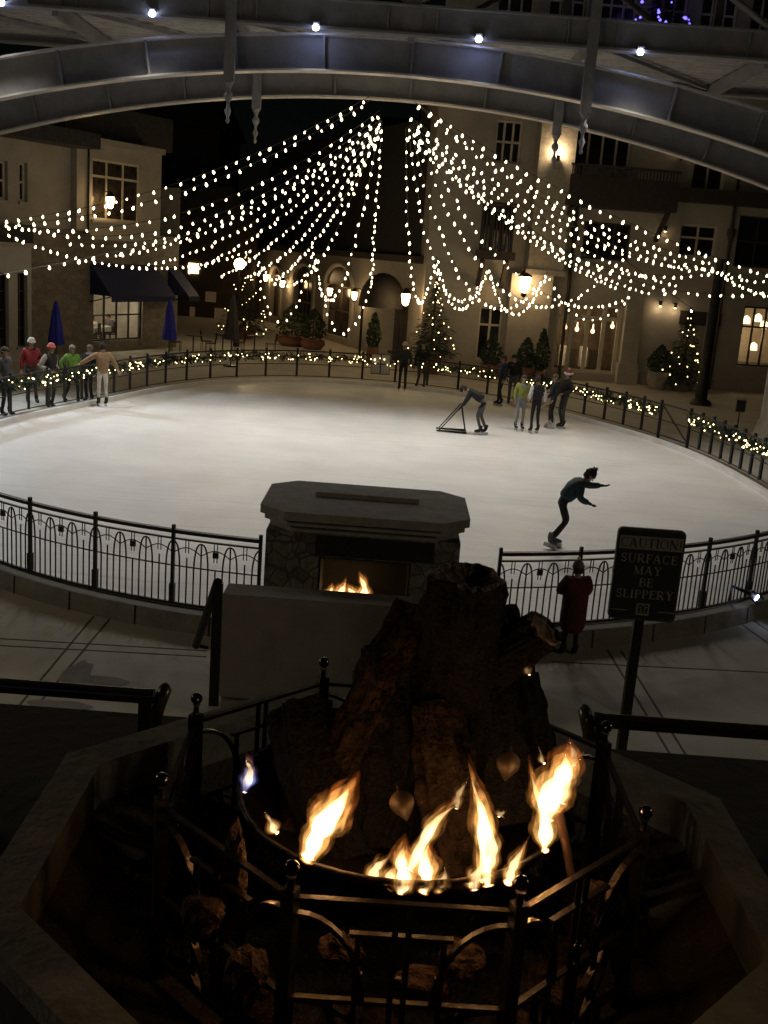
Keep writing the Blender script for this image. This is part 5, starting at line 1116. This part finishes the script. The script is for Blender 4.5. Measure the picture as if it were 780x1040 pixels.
def person(label, pos, yaw, h, pose=None, top=(.05, .05, .06), legs=(.03, .03, .04), hair=(.03, .02, .015), hat=None, skates=True, puff=1.12, toe=None, long_=0., gloves=None, scarf=None, hem=None, group=None, pom=False, sleeve=None, bootc=(.02, .02, .02)):
    J_ = {k: Vector(v) for k, v in STAND.items()}
    for k, v in (pose or {}).items(): J_[k] = Vector(v)
    if not pose:                                              # everyone stands a little differently
        rs = random.Random(label); j = lambda a: rs.uniform(-a, a); dx, dy = j(.03), j(.03)
        for k in ('chest', 'neck', 'head', 'shL', 'shR', 'elL', 'elR', 'wrL', 'wrR'): J_[k] += Vector((dx, dy, 0))
        J_['head'] += Vector((j(.02), j(.02), 0)); J_['shL'].z += dx * .5; J_['shR'].z -= dx * .5
        for s_, sg_ in (('L', -1), ('R', 1)):
            if rs.random() < .45: J_['el' + s_] = Vector((sg_ * .29, -.08, 1.14)); J_['wr' + s_] = Vector((sg_ * .16, .17, 1.02 + j(.06)))
            else: J_['wr' + s_] += Vector((j(.04), j(.08), 0))
            J_['kn' + s_] += Vector((j(.02), .02 + j(.04), 0)); J_['an' + s_] += Vector((j(.03), j(.07), 0))
    sc = h / 1.74; t = thing('person', label, 'person', pos, yaw, group); lift = .06 if skates else 0
    for k in J_: J_[k] = J_[k] * sc + Vector((0, 0, lift * (1 if 'an' not in k or True else 0)))
    key = lambda c: cloth('cloth_%02x%02x%02x' % tuple(int(min(1, x) * 255) for x in c), c)
    V = []; E_ = []; Rr = []
    def av(p, r): V.append(Vector(p)); Rr.append(tuple(x * sc for x in r) if isinstance(r, tuple) else r * sc); return len(V) - 1
    pe = av(J_['pelvis'], (.135, .11)); wa = av(J_['waist'], (.125, .10)); cs = av(J_['chest'], (.15, .11)); nk = av(J_['neck'], .052)
    E_ += [(pe, wa), (wa, cs), (cs, nk)]
    hd = J_['head']; upv = (hd - J_['neck']).normalized(); fv = Vector((0, 1, 0)); fv = (fv - upv * fv.dot(upv)).normalized()
    h0 = av(hd - upv * .065 * sc + fv * .005, (.068, .075)); h1 = av(hd + fv * .008, (.078, .095)); h2 = av(hd + upv * .075 * sc, (.070, .082)); E_ += [(nk, h0), (h0, h1), (h1, h2)]
    for s_ in 'LR':
        a = av(J_['sh' + s_], .062); e = av(J_['el' + s_], .045); w_ = av(J_['wr' + s_], .032); E_ += [(cs, a), (a, e), (e, w_)]
        dv = (J_['wr' + s_] - J_['el' + s_]).normalized(); palm = av(J_['wr' + s_] + dv * .06 * sc, (.036, .024)); E_.append((w_, palm))
        k = av(J_['hip' + s_], .085); n_ = av(J_['kn' + s_], .058); an = av(J_['an' + s_], .042); E_ += [(pe, k), (k, n_), (n_, an)]
        td = Vector((toe or {}).get(s_, (0, 1, -.05))).normalized(); tp = av(J_['an' + s_] + td * .13 * sc - Vector((0, 0, .035 * sc)), (.038, .03)); E_.append((an, tp))
    me = skin_mesh('person', V, E_, Rr)
    # five fingers per hand and a nose, eyes and ears, added as part of the same body mesh
    b = MB()
    for s_ in 'LR':
        dv = (J_['wr' + s_] - J_['el' + s_]).normalized(); pl = J_['wr' + s_] + dv * .075 * sc; sd = dv.cross(Vector((0, 1, .3))).normalized() * (1 if s_ == 'L' else -1); cu = sd.cross(dv) * (1 if s_ == 'L' else -1)
        for k, ln in enumerate((.070, .078, .072, .058)):
            q = pl + sd * (k - 1.5) * .019 * sc; b.tube([q - dv * .02 * sc, q + dv * ln * .55 * sc, q + dv * ln * sc + cu * .02 * sc], [.0095 * sc, .009 * sc, .007 * sc], SKIN_M, 6)
        q = pl - sd * .034 * sc - dv * .03 * sc; b.tube([q + sd * .015 * sc, q - sd * .02 * sc + dv * .02 * sc, q - sd * .024 * sc + dv * .05 * sc], [.011 * sc, .010 * sc, .008 * sc], SKIN_M, 6)
    rt = fv.cross(upv)
    b.tube([hd + fv * .085 * sc + upv * .02 * sc, hd + fv * .115 * sc - upv * .02 * sc, hd + fv * .092 * sc - upv * .028 * sc], [.008 * sc, .014 * sc, .01 * sc], SKIN_M, 6)
    dk = M['winblack']; lipm = key((.33, .12, .10))
    for x in (-1, 1):
        b.ball(hd + fv * .088 * sc + rt * .032 * x * sc + upv * .018 * sc, .011 * sc, dk, 6); b.ball(hd + rt * .083 * x * sc - fv * .005 * sc, .022 * sc, SKIN_M, 6)
    b.tube([hd + fv * .084 * sc - upv * .052 * sc - rt * .022 * sc, hd + fv * .093 * sc - upv * .054 * sc, hd + fv * .084 * sc - upv * .052 * sc + rt * .022 * sc], .007 * sc, lipm, 5)
    tmp = bpy.data.meshes.new('t'); tmp.from_pydata(b.v, [], b.f)
    legm, topm = key(legs), key(top); glm = key(gloves) if gloves else SKIN_M; bootm = key(bootc)
    mats = [SKIN_M, legm, glm] + b.mats; 
    bm = bmesh.new(); bm.from_mesh(me)
    def segd(p, a, c): ab = c - a; f = max(0, min(1, (p - a).dot(ab) / max(1e-9, ab.length_squared))); return (p - a - ab * f).length
    SG = [('hipL', 'knL', 1), ('knL', 'anL', 1), ('hipR', 'knR', 1), ('knR', 'anR', 1), ('pelvis', 'waist', 1), ('waist', 'chest', 1), ('neck', 'head', 0), ('elL', 'wrL', 1), ('elR', 'wrR', 1), ('shL', 'elL', 1), ('shR', 'elR', 1), ('chest', 'neck', 1)]
    for f in bm.faces:
        c = f.calc_center_median(); bst = min(SG, key=lambda g_: segd(c, J_[g_[0]], J_[g_[1]])); f.material_index = bst[2]
        for s_ in 'LR':
            if (c - J_['wr' + s_] - (J_['wr' + s_] - J_['el' + s_]).normalized() * .06 * sc).length < .075 * sc: f.material_index = 2
        if (c - hd).length < .125 * sc: f.material_index = 0
    n0 = len(bm.faces); bm.from_mesh(tmp); bm.faces.ensure_lookup_table()
    for i in range(n0, len(bm.faces)):
        m_ = b.mats[b.mi[i - n0]]; bm.faces[i].material_index = 2 if (m_ is SKIN_M and (bm.faces[i].calc_center_median() - hd).length > .2 * sc) else mats.index(m_, 3) if m_ in mats[3:] else 0; bm.faces[i].smooth = True
    bm.to_mesh(me); bm.free(); bpy.data.meshes.remove(tmp)
    for m_ in mats: me.materials.append(m_)
    link('body', me, t)
    # jacket
    V = []; E_ = []; Rr = []
    lo = J_['pelvis'] + Vector((0, 0, (.02 - long_) * sc)); p0 = av(lo, (.165 * puff, .14 * puff)); p1 = av(J_['waist'], (.155 * puff, .13 * puff)); p2 = av(J_['chest'], (.172 * puff, .138 * puff)); p3 = av(J_['chest'].lerp(J_['neck'], .75), (.085, .08)); E_ += [(p0, p1), (p1, p2), (p2, p3)]
    for s_ in 'LR':
        a = av(J_['sh' + s_], .078 * puff); e = av(J_['el' + s_], .062 * puff); w_ = av(J_['el' + s_].lerp(J_['wr' + s_], .96), .047 * puff); E_ += [(p2, a), (a, e), (e, w_)]
    jm = skin_mesh('jacket', V, E_, Rr); jm.materials.append(topm)
    if sleeve:
        jm.materials.append(key(sleeve))
        for f in jm.polygons:
            d_ = min((segd(f.center, J_['sh' + s_], J_['el' + s_]), segd(f.center, J_['el' + s_], J_['wr' + s_])) for s_ in 'LR'); 
            if min(d_) < .085 * sc and abs(f.center.x - J_['chest'].x) > .19 * sc: f.material_index = 1
    link('jacket', jm, t)
    if scarf:
        b = MB(); c = J_['neck']; b.tube([c + (rt * math.cos(a) * .085 + fv * math.sin(a) * .085) * sc for a in [2 * math.pi * k / 12 for k in range(12)]], .04 * sc, key(scarf), 8, closed=True); b.build('scarf', t)
    # hair or hat
    X = Matrix((tuple(rt) + (0,), tuple(fv) + (0,), tuple(upv) + (0,), (0, 0, 0, 1))).transposed().to_3x3().to_4x4()
    b = MB(); hm = key(hair); pr = [(.101, -.01), (.104, .03), (.098, .07), (.075, .105), (.04, .122), (.002, .127)]
    vs = []; seg = 14
    for r_, z_ in [(.088, -.075)] + pr:
        for k in range(seg):
            an = 2 * math.pi * k / seg; fr_ = math.sin(an); z2 = z_ + (.055 * max(0, fr_) if z_ < .03 else 0) + (.06 if (z_ < -.03 and fr_ > .1) else 0); vs.append(hd + (rt * math.cos(an) * r_ * .93 + fv * (fr_ * r_ * 1.03 - .008) + upv * z2) * sc)
    b.add(vs, [(i * seg + k, i * seg + (k + 1) % seg, (i + 1) * seg + (k + 1) % seg, (i + 1) * seg + k) for i in range(len(pr)) for k in range(seg)], hm, True); b.build('hair', t)
    if hat:
        b = MB(); prh = [(.110, .025), (.118, .03), (.118, .065), (.108, .068), (.10, .10), (.07, .145), (.02, .165), (.002, .167)]; vs = [hd + (rt * math.cos(2 * math.pi * k / seg) * r_ * .93 + fv * (math.sin(2 * math.pi * k / seg) * r_ * 1.04 - .006) + upv * z_) * sc for r_, z_ in prh for k in range(seg)]
        b.add(vs, [(i * seg + k, i * seg + (k + 1) % seg, (i + 1) * seg + (k + 1) % seg, (i + 1) * seg + k) for i in range(len(prh) - 1) for k in range(seg)], key(hat), True)
        if pom: b.ball(hd + upv * .19 * sc, .035 * sc, key((.7, .68, .62)), 8); b.v = b.v
        if pom == 'santa': b.tube([hd + (rt * math.cos(a) * .11 + fv * math.sin(a) * .118 + upv * .045) * sc for a in [2 * math.pi * k / 12 for k in range(12)]], .032 * sc, key((.7, .68, .62)), 6, closed=True)
        if pom == 'ears':
            for x in (-1, 1): b.lathe([(.035 * sc, 0), (.03 * sc, .03 * sc), (.004, .075 * sc)], key(hat), hd + (rt * .06 * x + upv * .14) * sc, 8)
        b.build('hat', t)
    for s_ in 'LR':
        td = Vector((toe or {}).get(s_, (0, 1, 0))).normalized(); an = J_['an' + s_]; zz_ = Vector((0, 0, 1)); zz_ = (zz_ - td * zz_.dot(td)).normalized(); sd = td.cross(zz_)
        b = MB(); b.tube([an + zz_ * .12 * sc - td * .012, an + zz_ * .02 * sc, an - zz_ * .03 * sc + td * .03 * sc, an - zz_ * .045 * sc + td * .10 * sc, an - zz_ * .05 * sc + td * .165 * sc], [.052 * sc, .05 * sc, .05 * sc, .042 * sc, .026 * sc], bootm, 10)
        sk = b.build('skate' if skates else 'shoe', t)
        if skates:
            b = MB(); q = an - zz_ * (.09 * sc + lift * .5); b.bar(q - td * .07 * sc, q + td * .18 * sc, .006, lift + .012, M['blade'], zz_); b.build('blade', sk)
    return t
PI_ = math.pi
# skater nearest the camera, leaning to the right on one leg with an arm stretched out (local +Y is where the figure faces)
person('skater in dark teal jacket gliding alone with one arm stretched out to the right', on(566, 556, 0), -PI_ / 2 + .1, 1.55,
       dict(pelvis=(0, .0, .86), waist=(0, .10, .99), chest=(0, .24, 1.15), neck=(0, .36, 1.26), head=(0, .46, 1.37), shL=(-.16, .28, 1.24), elL=(-.25, .55, 1.13), wrL=(-.22, .80, 1.15), shR=(.16, .28, 1.22), elR=(.26, .25, .97), wrR=(.22, .46, .88), hipL=(-.08, 0, .82), knL=(-.08, .16, .47), anL=(-.06, -.08, .09), hipR=(.08, -.02, .82), knR=(.09, .08, .47), anR=(.12, -.20, .13)),
       top=(.022, .045, .06), legs=(.012, .012, .015), hair=(.03, .02, .015), hat=(.02, .018, .018), pom='ears', gloves=(.012, .012, .012), puff=1.25, toe={'R': (0, .9, -.3)}, bootc=(.10, .10, .10))
bent = dict(pelvis=(0, -.12, .88), waist=(0, .04, .98), chest=(0, .20, 1.08), neck=(0, .34, 1.12), head=(0, .46, 1.15), shL=(-.17, .25, 1.12), elL=(-.2, .34, .90), wrL=(-.17, .46, .70), shR=(.17, .25, 1.12), elR=(.2, .34, .90), wrR=(.17, .46, .70), hipL=(-.09, -.12, .84), knL=(-.1, .02, .48), anL=(-.1, -.1, .09), hipR=(.09, -.12, .84), knR=(.1, -.06, .47), anR=(.1, -.24, .09))
pf = on(484, 441, 0)
person('skater in black bent over a metal skating aid', pf, PI_ / 2 - .15, 1.72, bent, top=(.018, .017, .018), legs=(.10, .095, .09), hair=(.02, .015, .01), gloves=(.02, .02, .02))
sa = thing('skating_aid', 'dark tubular skating aid frame pushed by the bent skater', 'skating aid', pf + Vector((-.62, .08, 0)))
b = MB()
for y in (-.22, .22):
    b.tube([(.14, y, .78), (-.42, y, .06), (.30, y, .06), (.14, y, .78)], .022, M['iron'], 6); b.tube([(-.50, y, .045), (.34, y, .03)], .025, M['iron'], 6)
b.build('side_frame', sa); b = MB(); b.tube([(.14, -.22, .78), (.14, .22, .78)], .022, M['iron'], 6); b.tube([(-.42, -.22, .06), (-.42, .22, .06)], .02, M['iron'], 6); b.build('handle_bar', sa)
gp = 'group of skaters standing by the far railing'
person('skater in lime green jacket and pale jeans in the standing group', on(526, 437, 0), PI_ + .3, 1.55, top=(.30, .33, .07), legs=(.24, .25, .28), hair=(.08, .05, .03), group=gp, puff=1.05)
person('skater in black vest with white sleeves in the standing group', on(542, 440, 0), PI_ * .1, 1.58, top=(.015, .015, .017), sleeve=(.6, .58, .54), legs=(.012, .012, .014), hair=(.03, .02, .012), group=gp)
person('slim skater in black with long fair hair in the standing group', on(559, 435, 0), PI_ * .55, 1.55, top=(.012, .012, .013), legs=(.012, .012, .014), hair=(.16, .11, .06), group=gp, bootc=(.5, .48, .45))
person('tall skater in long dark coat and white trimmed santa hat', on(570, 435, 0), PI_ * .6, 1.66, top=(.016, .015, .014), legs=(.06, .055, .05), hat=(.35, .03, .03), pom='santa', group=gp, long_=.18, puff=1.1)
person('skater in navy jacket facing left at the back of the group', on(507, 412, 0), PI_ * .6, 1.62, top=(.02, .03, .06), legs=(.012, .012, .015), hair=(.06, .05, .04), group=gp)
person('skater in black hooded coat with pale face at the back of the group', on(519, 412, 0), PI_ * .95, 1.66, top=(.012, .012, .012), legs=(.08, .075, .07), hair=(.012, .012, .012), group=gp)
person('child in teal jacket outside the far railing behind the group', rink(rink_px(549, 414), .8, G), PI_ * .9, 1.40, top=(.05, .20, .22), legs=(.04, .04, .05), hat=(.25, .18, .14), skates=False)
armo = dict(elL=(-.42, .06, 1.30), wrL=(-.62, .12, 1.36), elR=(.30, .03, 1.12), wrR=(.30, .12, .92))
person('skater in dark clothes with pale hat alone by the far edge', on(408, 397, 0), PI_ * .96, 1.64, dict(elL=(-.26, .0, 1.15), wrL=(-.25, .1, .93), elR=(.42, .05, 1.32), wrR=(.64, .1, 1.38)), top=(.03, .028, .03), legs=(.012, .012, .014), hat=(.42, .38, .32))
person('adult in black jacket outside the far railing beside the dark skater', rink(rink_px(424, 397), 1.3, G), PI_ * 1.1, 1.82, top=(.012, .012, .013), legs=(.05, .05, .055), skates=False, puff=1.1)
person('skater in tan coat and white trousers reaching for the left railing', on(104, 413, 0), .55, 1.70, dict(elL=(-.40, .10, 1.25), wrL=(-.62, .16, 1.10), elR=(.32, -.06, 1.16), wrR=(.44, .0, .95)), top=(.30, .19, .10), legs=(.62, .58, .52), hair=(.02, .015, .01), long_=.16, puff=1.15)
left = 'spectators outside the left railing'
def out_px(px, py, off): return rink(rink_px(px, py), off, G)
person('spectator in lime green sweater and dark trousers walking', out_px(63, 402, 1.25), -PI_ * .75, 1.66, dict(elL=(-.30, -.10, 1.15), wrL=(-.22, .08, 1.02), elR=(.32, -.12, 1.15), wrR=(.22, .0, 1.0), knL=(-.1, .18, .50), anL=(-.1, .2, .09), knR=(.1, -.02, .48), anR=(.1, -.28, .12)), top=(.16, .33, .045), legs=(.015, .015, .018), hair=(.30, .27, .24), skates=False, group=left, puff=1.08)
person('spectator in dark vest with pale sleeves and red white cap', out_px(33, 406, 1.15), -PI_ * .65, 1.76, top=(.018, .018, .02), sleeve=(.40, .38, .35), legs=(.10, .095, .085), hat=(.5, .12, .10), skates=False, group=left, puff=1.08)
person('spectator in dark red jacket and white cap half hidden behind the vest', out_px(24, 402, 2.1), -PI_ * .8, 1.80, top=(.25, .025, .03), legs=(.05, .05, .05), hat=(.55, .52, .48), skates=False, group=left)
person('spectator in black coat with pale scarf beside the tan coat', out_px(85, 401, 1.1), PI_ * .9, 1.64, top=(.014, .014, .016), legs=(.02, .02, .024), hair=(.20, .18, .16), scarf=(.35, .34, .34), skates=False, group=left)
person('spectator in grey jacket cut off by the left edge', out_px(1, 415, 1.3), -PI_ * .6, 1.78, top=(.06, .065, .07), legs=(.02, .02, .022), hair=(.05, .04, .03), skates=False, group=left, puff=1.1)
rp_ = rink(rink_px(569, 636, .1), .52, G)
person('child in puffy dark red jacket and pale knit hat leaning on near fence', rp_, .15, 1.24, dict(elL=(-.26, .10, 1.16), wrL=(-.18, .26, 1.16), elR=(.26, .10, 1.16), wrR=(.18, .26, 1.16)), top=(.075, .010, .012), legs=(.012, .012, .012), hat=(.16, .14, .12), pom=True, skates=False, puff=1.68, long_=.60)
# diners seen through the shop window
sit = dict(pelvis=(0, -.05, .50), waist=(0, -.03, .65), chest=(0, 0, .86), neck=(0, .02, 1.01), head=(0, .05, 1.16), shL=(-.18, 0, .96), elL=(-.24, .05, .70), wrL=(-.18, .28, .76), shR=(.18, 0, .96), elR=(.24, .05, .70), wrR=(.18, .28, .76), hipL=(-.09, -.02, .48), knL=(-.11, .40, .50), anL=(-.11, .38, .09), hipR=(.09, -.02, .48), knR=(.11, .40, .50), anR=(.11, .38, .09))
um = (shop[0] + shop[2]) / 2
for k, (du, off, tp_) in enumerate(((-.7, -1.5, (.5, .47, .42)), (.75, -1.9, (.10, .09, .09)))):
    q = FA.p(um + du, G + .10, off); dt = thing('dining_table', 'white clothed dining table %s inside the shop window' % ('at left' if k == 0 else 'at right'), 'table', q, FA.ang, 'dining tables in the shop window')
    b = MB(); b.box((0, 0, .73), (.95, .8, .05), M['cloth']); b.box((0, 0, .62), (.97, .82, .18), M['cloth']); b.build('tablecloth', dt); b = MB(); b.lathe([(.25, 0), (.05, .05), (.05, .7)], M['darkwood'], (0, 0, 0), 8); b.build('leg', dt)
    person('diner in %s seated at the table inside the shop window' % ('pale top' if k == 0 else 'dark top'), q + FA.d * .80, FA.ang + PI_ / 2, 1.70, sit, top=tp_, legs=(.03, .03, .03), skates=False)
    c = thing('dining_chair', 'dark chair under the diner in %s' % ('pale top' if k == 0 else 'dark top'), 'chair', q + FA.d * .86, FA.ang + PI_ / 2, 'dining chairs in the shop window'); b = MB(); b.box((0, 0, .37), (.42, .42, .04), M['darkwood']); b.build('seat', c); b = MB(); b.box((0, -.22, .66), (.40, .03, .5), M['darkwood']); b.build('backrest', c)
    for x in (-.18, .18):
        for y in (-.18, .18): b = MB(); b.box((x, y, .175), (.04, .04, .35), M['darkwood']); b.build('leg', c)
print('bulbs', nb_total, 'objects', len(bpy.data.objects))
